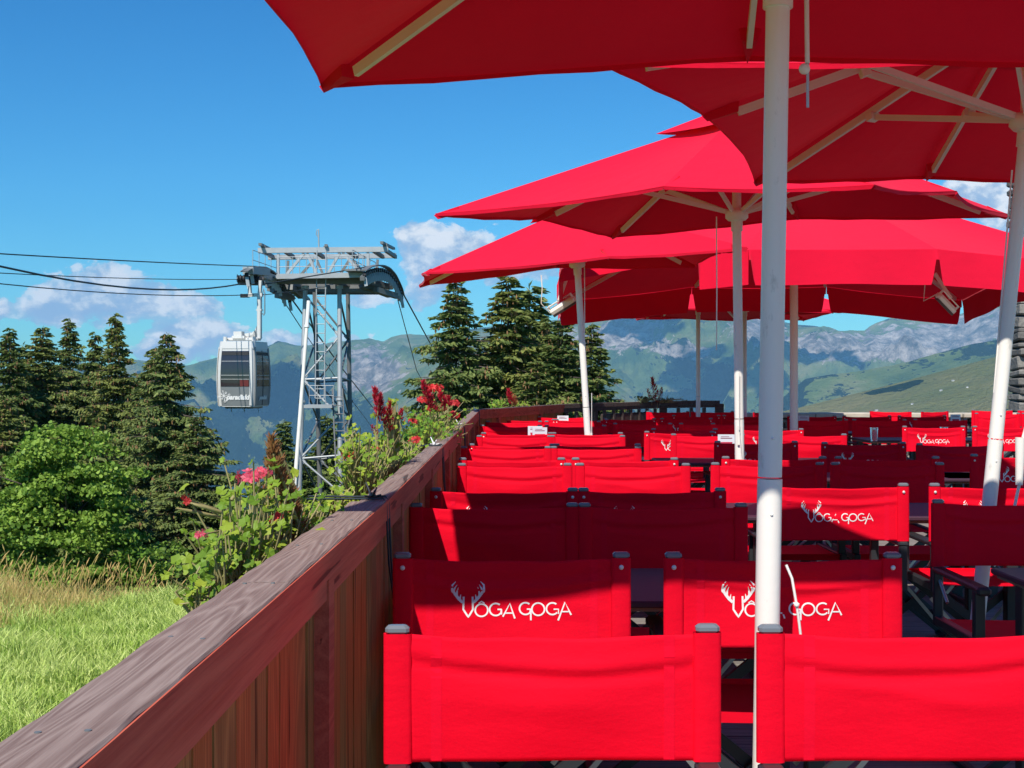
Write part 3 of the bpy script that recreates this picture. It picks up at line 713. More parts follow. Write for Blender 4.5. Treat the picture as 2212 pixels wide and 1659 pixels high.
# cabin
CY = 39.4
cab = empty('gondola_cabin', px(527, 882, CY), R(-11), 'silver gondola cabin with dark windows hanging under the cable at the tower', 'gondola')
cw, cd, ch = 1.22, 1.34, 2.02
def cabsect(z, grow=0):   # half width grows at the waist
    k = 1-((z-.9)/1.2)**2*.13; return cw/2*k+grow, cd/2*k+grow
def cabshell(z0, z1, grow, n=14, open_=None):
    mb = MB(); vs = []; c = .14
    for i in range(n+1):
        z = z0+(z1-z0)*i/n; a, b_ = cabsect(z, grow)
        for (sx, sy, a0) in ((-1, -1, 180), (1, -1, 270), (1, 1, 0), (-1, 1, 90)):
            for q in range(5): an = R(a0+q*22.5); vs.append((sx*(a-c)+c*math.cos(an), sy*(b_-c)+c*math.sin(an), z))
    mb.add(vs, [(i*20+k, i*20+(k+1) % 20, i*20+20+(k+1) % 20, i*20+20+k) for i in range(n) for k in range(20)], True)
    mb.add(vs[:20], [tuple(range(19, -1, -1))]); mb.add(vs[-20:], [tuple(range(20))]); return mb
cabshell(.06, .62, .0).build('body', M['silver'], cab, False)
cabshell(.62, 1.96, -.003, 16).build('wall', M['silver'], cab, False)
sh = cabshell(1.80, 2.02, .012); sh.build('roof', M['silver'], cab, False)
cabshell(.0, .07, -.12).build('floor', M['greyp'], cab, False)
def face_strip(axis, sgn, u0, u1, z0, z1, off, thick, n=10):
    mb = MB(); vs = []
    for i in range(n+1):
        z = z0+(z1-z0)*i/n; a, b_ = cabsect(z)
        for (uq, oq) in ((u0, off), (u1, off), (u1, off+thick), (u0, off+thick)):
            q = (b_ if axis == 'y' else a)+oq; w = (a if axis == 'y' else b_)*uq
            vs.append((w, sgn*q, z) if axis == 'y' else (sgn*q, w, z))
    mb.add(vs, [(i*4+k, i*4+(k+1) % 4, i*4+4+(k+1) % 4, i*4+4+k) for i in range(n) for k in range(4)]+[(0, 3, 2, 1), (n*4, n*4+1, n*4+2, n*4+3)]); return mb
for (ax, sg) in (('y', -1), ('x', 1), ('x', -1), ('y', 1)):
    m_ = M['silver'] if sg*(1 if ax == 'x' else 1) < 0 or ax == 'y' else M['greyp']  # right side frame greyer than the rest: its shade put into the colour
    face_strip(ax, sg, -.90, -.76, .08, 1.85, .001, .014).build('frame', m_, cab)
    face_strip(ax, sg, .76, .90, .10, 1.85, .001, .014).build('frame', m_, cab)
    face_strip(ax, sg, -.755, .755, .66, 1.73, .001, .006).build('window', M['dglass'], cab)
    face_strip(ax, sg, -.755, .755, .09, .65, .001, .006).build('lower_panel', M['greyp'], cab)
    face_strip(ax, sg, -.74, .74, 1.60, 1.70, .0075, .008, 2).build('vent', M['rubber'], cab)
    for z in (1.42, 1.0, .88): face_strip(ax, sg, -.74, .74, z, z+.010, .0075, .004, 1).build('bar', M['silver'], cab)
face_strip('x', 1, -.03, .03, .1, 1.75, .002, .012).build('door_seam', M['rubber'], cab)
lo = simple('red_lining', (.12, .015, .012), .7)
face_strip('y', -1, .25, .70, .67, .86, .0072, .002, 2).build('seat_back', lo, cab)
# writing on the cabin
def text_mesh(txt, size, shear=0, bold=0, ext=.003):
    cu = bpy.data.curves.new('t', 'FONT'); cu.body = txt; cu.size = size; cu.shear = shear; cu.offset = bold; cu.extrude = ext; cu.align_x = 'CENTER'
    o = bpy.data.objects.new('t', cu); COL.objects.link(o)
    dg = bpy.context.evaluated_depsgraph_get(); me = bpy.data.meshes.new_from_object(o.evaluated_get(dg)); bpy.data.objects.remove(o); return me
me = text_mesh('paradiski', .20, .25, .010); me.materials.append(M['white'])
for (loc, rot, s) in (((.08, -cd/2+.004, .28), (R(90+4.2), 0, 0), 1), ((cw/2+.001, .0, .28), (R(90+4.2), 0, R(90)), .8)):
    o = bpy.data.objects.new('lettering', me); COL.objects.link(o); o.parent = cab; o.location = loc; o.rotation_euler = rot; o.scale = (s, s, s)
mb = MB()
for k in range(8):
    a = k*math.pi/4+.2; rr = .17 if k % 2 == 0 else .11; c0 = Vector((-.36, -cd/2+.006, .38))
    p = c0+Vector((math.cos(a)*rr, 0, math.sin(a)*rr)); mb.bar(c0, p, .012, .02, up=(0, 1, 0))
    ring = [p+Vector((math.cos(x)*.03, 0, math.sin(x)*.03)) for x in np.linspace(0, 6.283, 9)]; mb.tube(ring, .007, 4)
mb.build('snowflake_emblem', M['white'], cab)
# top gear and hanger
mb = MB(); mb.box((0, 0, 2.10), (1.0, .30, .09), bev=.02).box((-.12, -.1, 2.26), (.26, .22, .14)).box((-.1, -.1, 2.16), (.4, .25, .08))
mb.poly([(-.45, -.05, 2.12), (.45, -.05, 2.12), (.40, -.05, 2.38), (.28, -.05, 2.30), (-.2, -.05, 2.24)], (0, .1, 0), None)
for x in (-.5, .42): mb.tube([(x, -.25, 2.0), (x, -.25, 2.17)], .06, 10)
mb.build('roof_mount', M['silver'], cab)
mb = MB(); mb.bar((.50, 0, 2.1), (.50, 0, 3.46), .15, .12, up=(1, 0, 0), bev=.02); mb.box((.50, 0, 2.98), (.17, .14, .04))
mb.poly([(.43, -.05, 2.5), (.43, -.05, 2.12), (.0, -.05, 2.16), (.30, -.05, 2.24)], (0, .1, 0), None)
mb.build('hanger_arm', M['silver'], cab)
mb = MB(); mb.tube([(.60, 0, 3.50), (.635, 0, 3.62), (.67, 0, 3.5), (.67, 0, 2.88), (.64, 0, 2.82), (.60, 0, 2.88)], .016, 6); mb.build('guard_rod', M['greyp'], cab)
mb = MB(); mb.bar((.14, 0, 3.44), (.60, 0, 3.44), .10, .12, up=(0, 1, 0)); mb.bar((.20, 0, 3.44), (.16, 0, 3.88), .09, .11, up=(0, 1, 0)).bar((.50, 0, 3.44), (.54, 0, 3.88), .09, .11, up=(0, 1, 0))
mb.build('grip', M['silver'], cab)
MB().bar((-.10, 0, 3.42), (.16, 0, 3.42), .11, .11).build('grip_jaw', M['rubber'], cab)
for x in (-.42, .0, .45): MB().tube([(x, 0, .02), (x+.03, 0, -.12)], .012, 5).build('foot_pin', M['galv'], cab)
# cream mast in front of tower
fp = empty('cream_pole', (0, 0, 0), 0, 'slender cream pole leaning in front of the lift tower legs', 'pole')
a = px(667, 650, 26); bq = px(637, 1048, 25.4); bq = bq+(bq-a)*.4
MB().tube([a+(bq-a)*.1, bq], [.034, .048], 12).build('shaft', simple('cream_paint', (.80, .76, .66), .5), fp)
MB().tube([a, a+(bq-a)*.1], .040, 10).tube([a+(bq-a)*.095, a+(bq-a)*.105], .052, 12).build('lamp_head', M['white'], fp)

# ------------------------------------------------------------------ terrace floor
mb = MB(); y = -9.5; k = 0
while y < 20.5:
    x = -.32
    while x < 9.5:
        L = random.uniform(2.2, 3.8); mb.box((x+L/2, y+.068, -.014), (L-.006, .136, .028)); x += L
    y += .142
tag(mb.build('terrace_floor', M['deck']), kind='structure')
tag(MB().box((4.6, 5.4, -.62), (9.8, 30, 1.1)).build('terrace_base', simple('dark_base', (.05, .045, .04), .9)), kind='structure')

# ------------------------------------------------------------------ railing
rl = empty('terrace_railing', (0, 0, 0), 0, 'long weathered wooden railing with flat cap running along the left of the terrace', 'railing')
DH = .30; ZT = EYE-DH
inner = [(-.3465, .3), (-.313, 3.2), (-.318, 13.0), (.64, 15.8), (2.07, 18.0), (2.98, 18.6)]
wid = [.088, .068, .09, .09, .09]
def seg_frame(i):
    a = Vector((*inner[i], 0)); b_ = Vector((*inner[i+1], 0)); d = (b_-a).normalized(); n = Vector((-d.y, d.x, 0)); return a, b_, d, n
jit = random.Random(3)
for i in range(5):
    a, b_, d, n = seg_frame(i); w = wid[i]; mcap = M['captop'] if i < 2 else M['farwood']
    # cap planks
    L = (b_-a).length; s = 0; first = True
    cuts = [0, 1.62, L] if i == 0 else [0, L] if i in (3, 4) else ([0, 3.4, 6.6, L] if i == 1 else [0, L])
    for k in range(len(cuts)-1):
        p0 = a+d*(cuts[k]+.0015); p1 = a+d*(cuts[k+1]-.0015)
        mb = MB(); c0 = [(0, -.05), (0, -.003), (.003, 0), (w-.004, 0), (w, -.004), (w, -.05)]
        ns = 26; vs = []
        for q in range(ns+1):
            p = p0+(p1-p0)*q/ns; wob = .0016*math.sin(q*1.9+k)+.001*jit.uniform(-1, 1)
            for (o_, z_) in c0: vs.append(p+n*(o_+(wob if o_ < .01 else -wob))+Vector((0, 0, ZT+z_+.0008*math.sin(q*.7))))
        m6 = len(c0)
        mb.add(vs, [(q*m6+r_, q*m6+(r_+1) % m6, (q+1)*m6+(r_+1) % m6, (q+1)*m6+r_) for q in range(ns) for r_ in range(m6)]+[tuple(range(m6-1, -1, -1)), tuple(ns*m6+r_ for r_ in range(m6))])
        mb.build('cap_rail', mcap, rl)
    if i < 2:
        for q in range(7 if i == 0 else 12):
            sx_ = .35+q*.42+jit.uniform(-.03, .03)
            if sx_ > L-.05: break
            for o_ in (w*.28, w*.74):
                p = a+d*(sx_+jit.uniform(-.01, .01))+n*o_+Vector((0, 0, ZT+.0006)); MB().tube([p-Vector((0, 0, .003)), p+Vector((0, 0, .0006))], .0032, 10).build('screw', M['galvdark'], rl)
    # inner face of the cap, chairs' red bounce light put into its stain
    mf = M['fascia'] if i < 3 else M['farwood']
    mb = MB(); mb.bar(a-n*.0015+Vector((0, 0, ZT-.0265)), b_-n*.0015+Vector((0, 0, ZT-.0265)), .047, .002, up=n); mb.build('cap_face', mf, rl)
    mb = MB(); mb.bar(a+n*.024+Vector((0, 0, ZT-.0745)), b_+n*.024+Vector((0, 0, ZT-.0745)), .046, .026, up=n); mb.build('upper_rail', mf, rl)
    if i < 3:
        mb = MB(); mb2 = MB(); s = .0; q = 0
        while s < L-.05:
            bw = jit.choice([.115, .125, .095, .12]); tgt = mb if jit.random() < .6 else mb2
            p = a+d*(s+bw/2)+n*(.046+jit.uniform(-.002, .002))+Vector((0, 0, (ZT-.098)/2-.1))
            m3 = Matrix((d, n, Vector((0, 0, 1)))).transposed()
            tgt.box(p, (bw-.006, .020, ZT-.098+.2), m3); s += bw; q += 1 
        mb.build('boards', M['board1'], rl); mb2.build('boards', M['board2'], rl)
        mb = MB(); s = .62
        while s < L:
            p = a+d*s+n*.022+Vector((0, 0, (ZT-.052)/2)); m3 = Matrix((d, n, Vector((0, 0, 1)))).transposed()
            MB().box(p, (.062, .030, ZT-.052), m3).build('post', M['fascia'], rl); s += 1.45
    else:
        s = .1
        while s < L:
            p = a+d*s+n*.03+Vector((0, 0, (ZT-.1)/2)); m3 = Matrix((d, n, Vector((0, 0, 1)))).transposed()
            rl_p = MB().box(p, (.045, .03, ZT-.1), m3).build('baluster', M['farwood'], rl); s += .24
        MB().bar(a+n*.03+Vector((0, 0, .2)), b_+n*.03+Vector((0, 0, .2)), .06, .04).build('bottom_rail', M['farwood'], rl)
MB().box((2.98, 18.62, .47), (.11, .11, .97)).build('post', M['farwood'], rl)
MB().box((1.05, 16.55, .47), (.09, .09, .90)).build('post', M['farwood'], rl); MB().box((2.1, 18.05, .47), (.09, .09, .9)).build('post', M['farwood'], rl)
# wire clamps over the cap
for k, (Y, gap) in enumerate([(3.25, .06), (5.85, .10), (8.5, .12), (12.4, .1)]):
    lab = ['dark wire clamp over the rail cap nearest the camera', 'wire clamp with white butterfly clip midway along the rail', 'wire clamp with white clip third along the rail', 'wire clamp at the railing corner'][k]
    e = empty('wire_clamp', (-.35, Y, ZT), 0, lab, 'clamp', 'wire clamps over the rail')
    mb = MB()
    for s in (-gap/2, gap/2):
        mb.tube([(-.16, s*1.3-.04, .008), (-.05, s, .004), (.030, s, .005), (.0375, s, -.01), (.042, s+.02, -.16), (.05, s*.4+.05, -.26)], .0028, 5)
    mb.build('wire', M['cable'], e)
    mb = MB()
    for q in range(5): a = q*1.3; mb.tube([(0, 0, .004), (.022*math.cos(a), .05*math.sin(a), .012+.014*(q % 3))], [.0045, .002], 5)
    mb.ball((0, 0, .008), .010, 8); mb.build('clip', M['frame'] if k == 0 else M['white'], e)

# stone parapet and masonry pier at the far end
stm, t, out = mat('grey_stone'); b = P(t, out, .9, 0, .15); co = t.nodes.new('ShaderNodeTexCoord').outputs['Object']
ri = t.nodes.new('ShaderNodeNewGeometry').outputs['Random Per Island']
c = mixc(t, noise(t, co, 9, 6), ramp(t, ri, [(0, (.12, .115, .105)), (.5, (.26, .24, .21)), (1, (.46, .43, .37))]), (.12, .115, .105))
t.links.new(c, b.inputs['Base Color']); bp = N(t, 'ShaderNodeBump', Strength=.8, Distance=.03); t.links.new(noise(t, co, 14, 6), bp.inputs['Height']); t.links.new(bp.outputs[0], b.inputs['Normal'])
def masonry(mb, x0, x1, y0, y1, z0, z1, seed, row=(.10, .22), wmin=.15, wmax=.5):
    r = random.Random(seed); z = z0
    while z < z1-.03:
        h = min(r.uniform(*row), z1-z)
        for side, (yf, dy) in enumerate(((y0, 1), )):
            x = x0
            while x < x1-.02:
                w = min(r.uniform(wmin, wmax), x1-x)
                d = (y1-y0)*r.uniform(.97, 1.03)
                mb.box((x+w/2, (y0+y1)/2+r.uniform(-.03, .03), z+h/2), (w-.018, d*r.uniform(.86, 1.0), h*r.uniform(.80, .98)), Matrix.Rotation(r.uniform(-.13, .13), 3, 'X')@Matrix.Rotation(r.uniform(-.10, .10), 3, 'Y')@Matrix.Rotation(r.uniform(-.07, .07), 3, 'Z'), bev=.022)
                x += w
        z += h
    return mb
pw = masonry(MB(), 3.12, 7.9, 18.95, 19.35, 0, .74, 5).build('stone_parapet', stm); tag(pw, 'low rough stone parapet with pale flat coping closing the far end of the terrace', 'wall')
mb = MB(); x = 3.05; r_ = random.Random(8)
while x < 7.9: w = r_.uniform(.5, .9); mb.box((x+w/2, 19.15+r_.uniform(-.02, .02), .775), (w-.012, .52, .06+r_.uniform(0, .02)), bev=.012); x += w
mb.build('coping', simple('pale_stone', (.50, .44, .34), .85, var=.25, scale=5, bump=.5), pw)
pr_ = empty('stone_pier', (0, 0, 0), 0, 'tall dark masonry pier of stacked rough stones at the right edge', 'stone pier')
masonry(MB(), 7.95, 9.6, 20.3, 20.85, 0, 4.45, 12, row=(.08, .24), wmin=.08, wmax=.4).build('stones', stm, pr_)
MB().box((8.80, 20.575, 2.2), (1.56, .40, 4.4)).build('mortar_core', simple('mortar', (.06, .055, .05), .95), pr_)

# ------------------------------------------------------------------ chairs
BW, BH, ZB = .58, .222, .643       # backrest width, height, bottom
def fab_y(x, z, seed=0):
    s = x/(BW/2); zz = (z-ZB)/BH; q = 1-s*s
    y = .004*q+.010*q*math.sin(zz*3.0)
    d = zz-(.80-.13*q+.02*math.sin(seed*3+s*2)); y -= .0068*q**.6*math.exp(-(d/.035)**2)-.004*q**.6*math.exp(-((d-.10)/.05)**2)
    y += .0028*math.exp(-(((zz-.45-.10*s*math.cos(seed*2.1)))/.10)**2)*q*math.sin(seed+1.3+s*2)
    y += .0022*math.sin(s*5+zz*4+seed*1.9)*q
    if seed % 2: y += .0035*math.exp(-((zz-.52-.2*s)/.05)**2)*math.exp(-((s-.1)/.4)**2)
    return y
def zdip(s, zz, seed): return -.009*(1-s*s)*zz**3+.0012*math.sin(s*9+seed)*zz+ .003*(1-s*s)*(1-zz)**4
def back_mesh(seed):
    nx, nz_ = 48, 26; mb = MB(); vs = []
    for side in (1, -1):
        for j in range(nz_+1):
            for i in range(nx+1):
                x = -BW/2+BW*i/nx; z = ZB+BH*j/nz_
                vs.append((x, fab_y(x, z, seed)+side*.0012, z+zdip(x/(BW/2), j/nz_, seed)))
    n = (nx+1)*(nz_+1); fs = []
    for j in range(nz_):
        for i in range(nx):
            a = j*(nx+1)+i; q = (a, a+1, a+nx+2, a+nx+1); fs.append(q[::-1]); fs.append(tuple(v_+n for v_ in q))
    for i in range(nx): a = i; fs.append((a, a+1, a+1+n, a+n)); a = nz_*(nx+1)+i; fs.append((a, a+n, a+1+n, a+1))
    mb.add(vs, fs, True)
    # sleeves round the posts
    for s in (-1, 1):
        ring = []; 
        for zz in (ZB, ZB+BH*.5, ZB+BH):
            for k in range(12):
                an = 2*math.pi*k/12; ring.append((s*(BW/2-.024)+.0245*math.copysign(abs(math.cos(an))**.5, math.cos(an)), .002+.0086*math.copysign(abs(math.sin(an))**.6, math.sin(an)), zz))
        mb.add(ring, [(r_*12+k, r_*12+(k+1) % 12, r_*12+12+(k+1) % 12, r_*12+12+k) for r_ in range(2) for k in range(12)], True)
    return mb
def surf_strip(mb, pts, width, seed, off, outer=True):   # ribbon in x,z laid on the cloth's outer face
    L = []; n = len(pts)
    for i, (x, z) in enumerate(pts):
        a = pts[max(i-1, 0)]; b_ = pts[min(i+1, n-1)]; dx, dz = b_[0]-a[0], b_[1]-a[1]; l = math.hypot(dx, dz) or 1
        w = width[i] if isinstance(width, list) else width
        nx, nz_ = -dz/l*w/2, dx/l*w/2
        for sg in (1, -1):
            X, Z = x+nx*sg, z+nz_*sg; zz = max(0, min(1, (Z-ZB)/BH))
            L.append((X, fab_y(X, Z, seed)+(-off if outer else off), Z+zdip(X/(BW/2), zz, seed)))
    mb.add(L, [(2*i, 2*i+1, 2*i+3, 2*i+2) for i in range(n-1)])
def LX(p): return ((p[0]-909)*4.2e-4, ZB+BH-(p[1]-160)*4.2e-4)
def logo_mb(seed):
    mb = MB()
    def st(pts, w=.0042): surf_strip(mb, [LX(p) for p in pts], w if not isinstance(w, list) else w, seed, .0022)
    def dens(pts, k=5):
        o = []
        for i in range(len(pts)-1):
            for j in range(k): o.append((pts[i][0]+(pts[i+1][0]-pts[i][0])*j/k, pts[i][1]+(pts[i+1][1]-pts[i][1])*j/k))
        return o+[pts[-1]]
    def arc_(cx, cy, r, a0, a1, n=26): return [(cx+r*math.cos(R(a0+(a1-a0)*i/n)), cy-r*math.sin(R(a0+(a1-a0)*i/n))) for i in range(n+1)]
    st(dens([(628, 382), (626, 460), (655, 505), (682, 460), (680, 382)]), .0046)
    st(arc_(732, 465, 37, 0, 360), .0040); st([(715, 424), (732, 412), (750, 424)], .0030)
    st(arc_(815, 462, 36, 50, 330)+[(847, 462)], .0040); st([(825, 462), (850, 462)], .0036); st([(848, 462), (848, 492)], .0036)
    st([(856, 505), (897, 428), (926, 516)], .0042); st([(868, 484), (912, 484)], .0034)
    st(arc_(988, 457, 35, 50, 320)+[(1018, 460)], .0040); st([(996, 460), (1020, 460)], .0034); st([(1019, 458), (1019, 526)], .0040)
    st(arc_(1062, 460, 37, 0, 360), .0040)
    st(arc_(1145, 457, 35, 50, 320), .0040); st([(1152, 460), (1180, 460), (1180, 488)], .0034)
    st([(1178, 527), (1218, 420), (1254, 495)], .0042); st([(1196, 475), (1240, 475)], .0034)
    for s in (1, -1):
        def X(p): return (p[0] if s == 1 else 1308-p[0], p[1])
        main = [(622, 418), (600, 396), (578, 366), (562, 336), (562, 312), (582, 290)]
        st([X(p) for p in main], [.0062, .0075, .0070, .0060, .0042, .0012])
        for tn in ([(606, 402), (608, 385), (612, 368)], [(588, 380), (590, 350), (598, 322)], [(570, 352), (576, 330), (590, 308)], [(575, 362), (560, 350), (556, 335)]):
            st([X(p) for p in tn], [.0052, .0038, .0008])
    return mb
def seam_mb(seed, s_):
    mb = MB()
    for s in (s_,):
        pass
    for s in (s_,):
        for outer in (True, False):
            zs = [ZB+.002+(BH-.004)*k/12 for k in range(13)]
            surf_strip(mb, [(s*.200, z) for z in zs], .019, seed, .0019, outer)
    return mb
seamm = fabric('seam_fabric', (.88, .002, .026), .03, tcol=(.8, .0, .005), weave=1500)
def make_chair(seed):
    e = empty('director_chair')
    back = back_mesh(seed).build('backrest', M['chair_fabric'], e)
    for s in (-1, 1): seam_mb(seed, s).build('seam', seamm, back)
    logo_mb(seed).build('logo', M['print'], back)
    for s in (-1, 1):
        MB().ball((s*(BW/2-.024), -.0095, ZB+BH-.022), .0062, 10, (1, .5, 1)).build('screw', M['screw'], back)
        MB().box((s*(BW/2-.0235), .002, ZB+BH+.0065), (.041, .022, .016), bev=.005).build('post_cap', M['cap'], e)
        MB().box((s*(BW/2-.024), .002, .65), (.034, .016, .43), bev=.004).build('back_post', M['frame'], e)
        MB().box((s*(BW/2-.024), .225, .632), (.042, .47, .020), bev=.006).box((s*(BW/2-.024), .452, .628), (.048, .03, .028), bev=.008).build('armrest', M['frame'], e)
        MB().box((s*(BW/2-.024), .41, .545), (.034, .030, .155), bev=.003).box((s*(BW/2-.024), .225, .455), (.030, .46, .030), bev=.003).build('side_rail', M['frame'], e)
        MB().box((s*(BW/2-.03), .225, .018), (.032, .48, .030), bev=.006).build('foot_rail', M['frame'], e)
        for yy_ in (.04, .40):
            MB().bar((s*(BW/2-.035), yy_+.012*s, .03), (-s*(BW/2-.035), yy_+.012*s, .445), .032, .016, up=(0, 1, 0)).build('leg', M['frame'], e)
            MB().bar((s*(BW/2-.03), yy_+.03, .40), (s*.12, yy_+.03, .235), .014, .005, up=(0, 1, 0)).build('bracket', M['steel'], e)
        MB().tube([(s*(BW/2-.028), .00, .60), (s*(BW/2-.028), .09, .53)], .006, 6).build('hinge', M['steel'], e)
    mb = MB(); nx, ny = 18, 10; vs = []
    for j in range(ny+1):
        for i in range(nx+1):
            x = -.27+.54*i/nx; y = .02+.42*j/ny; vs.append((x, y, .462-.018*(1-(x/.27)**2)*(math.sin(math.pi*(j/ny)*.8+.3))))
    mb.add(vs, [(j*(nx+1)+i, j*(nx+1)+i+1, (j+1)*(nx+1)+i+1, (j+1)*(nx+1)+i) for j in range(ny) for i in range(nx)], True)
    mb.box((0, .435, .455), (.52, .004, .03))
    mb.build('seat', M['chair_fabric'], e)
    index_kids(e); return e
protos = [make_chair(k) for k in range(4)]
pused = set(); NCH = [0]
GRP = 'red canvas chairs on the terrace'
def chair(xl, Y, face, label, rz=0.0, dy=0):
    k = NCH[0] % 4; NCH[0] += 1; pr = protos[k]
    if k in pused: o = copy_tree(pr)
    else: o = pr; pused.add(k)
    o.location = (xl+BW/2, Y, 0); o.rotation_euler = (0, 0, rz+(math.pi if face == 'c' else 0)+random.uniform(-.022, .022))
    tag(o, label, 'chair', GRP); return o
pre = 'red canvas chair '
CH = [
 (-.22, 2.23, 'c', 'nearest on the left, sunlit plain backrest filling the bottom centre'),
 (.42, 2.23, 'c', 'nearest on the right, plain backrest cut by the bottom right border'),
 (-.29, 3.16, 'a', 'with antler logo directly behind the nearest left backrest'),
 (.37, 3.16, 'a', 'with antler logo partly hidden by the big cream post'),
 (-.35, 4.43, 'c', 'shaded plain back with a sunlit wedge beside the railing'),
 (.225, 4.43, 'c', 'shaded plain back left of the big cream umbrella post'),
 (-.32, 5.05, 'a', 'just behind the shaded wedge-lit backrest at the railing'),
 (.255, 5.05, 'a', 'shaded, back to back with the plain one left of big post'),
 (-.276, 6.54, 'c', 'bright sagging backrest, left of the fully sunlit middle pair'),
 (.32, 6.54, 'c', 'bright sagging backrest, right of the fully sunlit middle pair'),
 (-.29, 7.0, 'a', 'peeping over the left of the fully sunlit middle pair'),
 (.32, 7.0, 'a', 'peeping over the right of the fully sunlit middle pair'),
 (-.33, 8.2, 'c', 'half sunlit by the railing beyond the sunlit pair'),
 (.24, 8.2, 'c', 'shaded plain back right of the half sunlit one'),
 (-.29, 8.53, 'a', 'behind the half sunlit backrest at the railing'),
 (.27, 8.53, 'a', 'behind the shaded neighbour of the half sunlit one'),
 (-.27, 9.82, 'c', 'thin sunlit backrest at the railing before the dark row'),
 (.28, 9.82, 'c', 'thin sunlit backrest touching the thin umbrella post'),
 (-.25, 10.36, 'a', 'dark one at the railing behind the thin sunlit strip'),
 (.31, 10.36, 'a', 'dark one behind the foot of the thin umbrella post'),
 (-.30, 12.06, 'c', 'dark one in front of the grey shaded menu card'),
 (.30, 12.06, 'c', 'dark one right of the grey shaded menu card'),
 (-.27, 13.25, 'c', 'narrow sunlit one near the railing corner'),
 (.33, 13.25, 'c', 'narrow sunlit one right of the white menu card'),
 (-.11, 13.88, 'a', 'topmost left sunlit one below the bent rail'),
 (.455, 13.88, 'a', 'topmost second sunlit one below the bent rail'),
 (.29, 14.9, 'c', 'farthest small sunlit one by the small white menu card'),
 (.98, 12.6, 'c', 'shaded one right of the thin umbrella post foot'),
 (1.62, 12.6, 'c', 'shaded one two places right of the thin umbrella post'),
 (1.0, 14.2, 'a', 'shaded far one below the straight part of the back rail'),
 (1.62, 14.2, 'a', 'shaded far one left of the lit chair at the back rail'),
 (1.80, 17.4, 'c', 'half sunlit one standing directly against the back rail'),
 (2.40, 17.4, 'c', 'shaded one directly against the end post of the back rail'),
 (1.90, 15.4, 'a', 'shaded one in front of the half sunlit chair at the back rail'),
 (2.50, 15.4, 'a', 'shaded one in front of the end post of the back rail'),
 (1.035, 5.27, 'a', 'with antler logo crossed by a slanting shadow right of the big post'),
 (1.695, 5.27, 'a', 'sunlit with logo half hidden behind the dark one at right'),
 (1.475, 4.56, 'c', 'dark plain one beside the empty purple table at right'),
 (2.07, 4.56, 'c', 'at the right border beyond the purple table'),
 (1.01, 6.60, 'c', 'plain one just right of the second umbrella post foot'),
 (1.62, 6.60, 'c', 'dark plain one behind the slanting-shadow logo chair'),
 (1.15, 7.12, 'a', 'with dim logo back to back with the one by the second post'),
 (1.77, 7.12, 'a', 'with white screws in deep shade behind the dark plain one'),
 (2.59, 7.33, 'a', 'with dim antler logo left of the leaning right post'),
 (1.39, 8.92, 'a', 'with dim logo behind the second umbrella post'),
 (2.09, 8.77, 'a', 'with dim logo in the middle of the dark right block'),
 (2.68, 8.60, 'c', 'half sunlit plain one below the sunlit logo pair'),
 (1.236, 10.1, 'c', 'half shaded plain one overlapping an antler logo'),
 (2.03, 10.1, 'c', 'sunlit plain one right behind the big cream post'),
 (1.08, 10.6, 'a', 'sunlit showing only its antler logo start'),
 (1.94, 11.2, 'a', 'sunlit with screw, behind the plain one near the big post'),
 (1.20, 11.2, 'a', 'narrow lit top above the half shaded plain one'),
 (1.93, 12.6, 'c', 'lit one left of the large canopy post'),
 (3.55, 11.8, 'a', 'fully sunlit with clear white logo, left of that far pair'),
 (4.19, 11.8, 'a', 'fully sunlit with white logo behind the leaning post'),
 (3.00, 13.8, 'c', 'dark one right of the large canopy post'),
 (3.62, 13.8, 'c', 'with slanting shadow edge left behind the sunlit logo pair'),
 (4.30, 13.9, 'c', 'dark one right behind the sunlit logo pair'),
 (3.25, 15.3, 'a', 'dark one in the next to last row left of centre'),
 (3.90, 15.3, 'a', 'dark one in the next to last row at centre'),
 (4.55, 15.3, 'a', 'dark one in the next to last row right of centre'),
 (5.85, 16.4, 'c', 'half lit one behind the leaning post near the pier'),
 (6.45, 16.4, 'c', 'cut by the right border in front of the stone pier'),
 (6.45, 18.2, 'c', 'sunlit one close to the stone pier'),
 (7.10, 18.2, 'c', 'sunlit one at the very foot of the stone pier'),
]
for (x, Y, fc, lb) in CH: chair(x, Y, fc, pre+lb)
chair(3.05, 17.3, 'c', pre+'turned sideways before the left end of the stone parapet', R(55))
chair(4.85, 17.6, 'c', pre+'turned half sideways at the parapet, left of two', R(-35))
chair(5.45, 17.6, 'c', pre+'turned half sideways at the parapet, right of two', R(35))

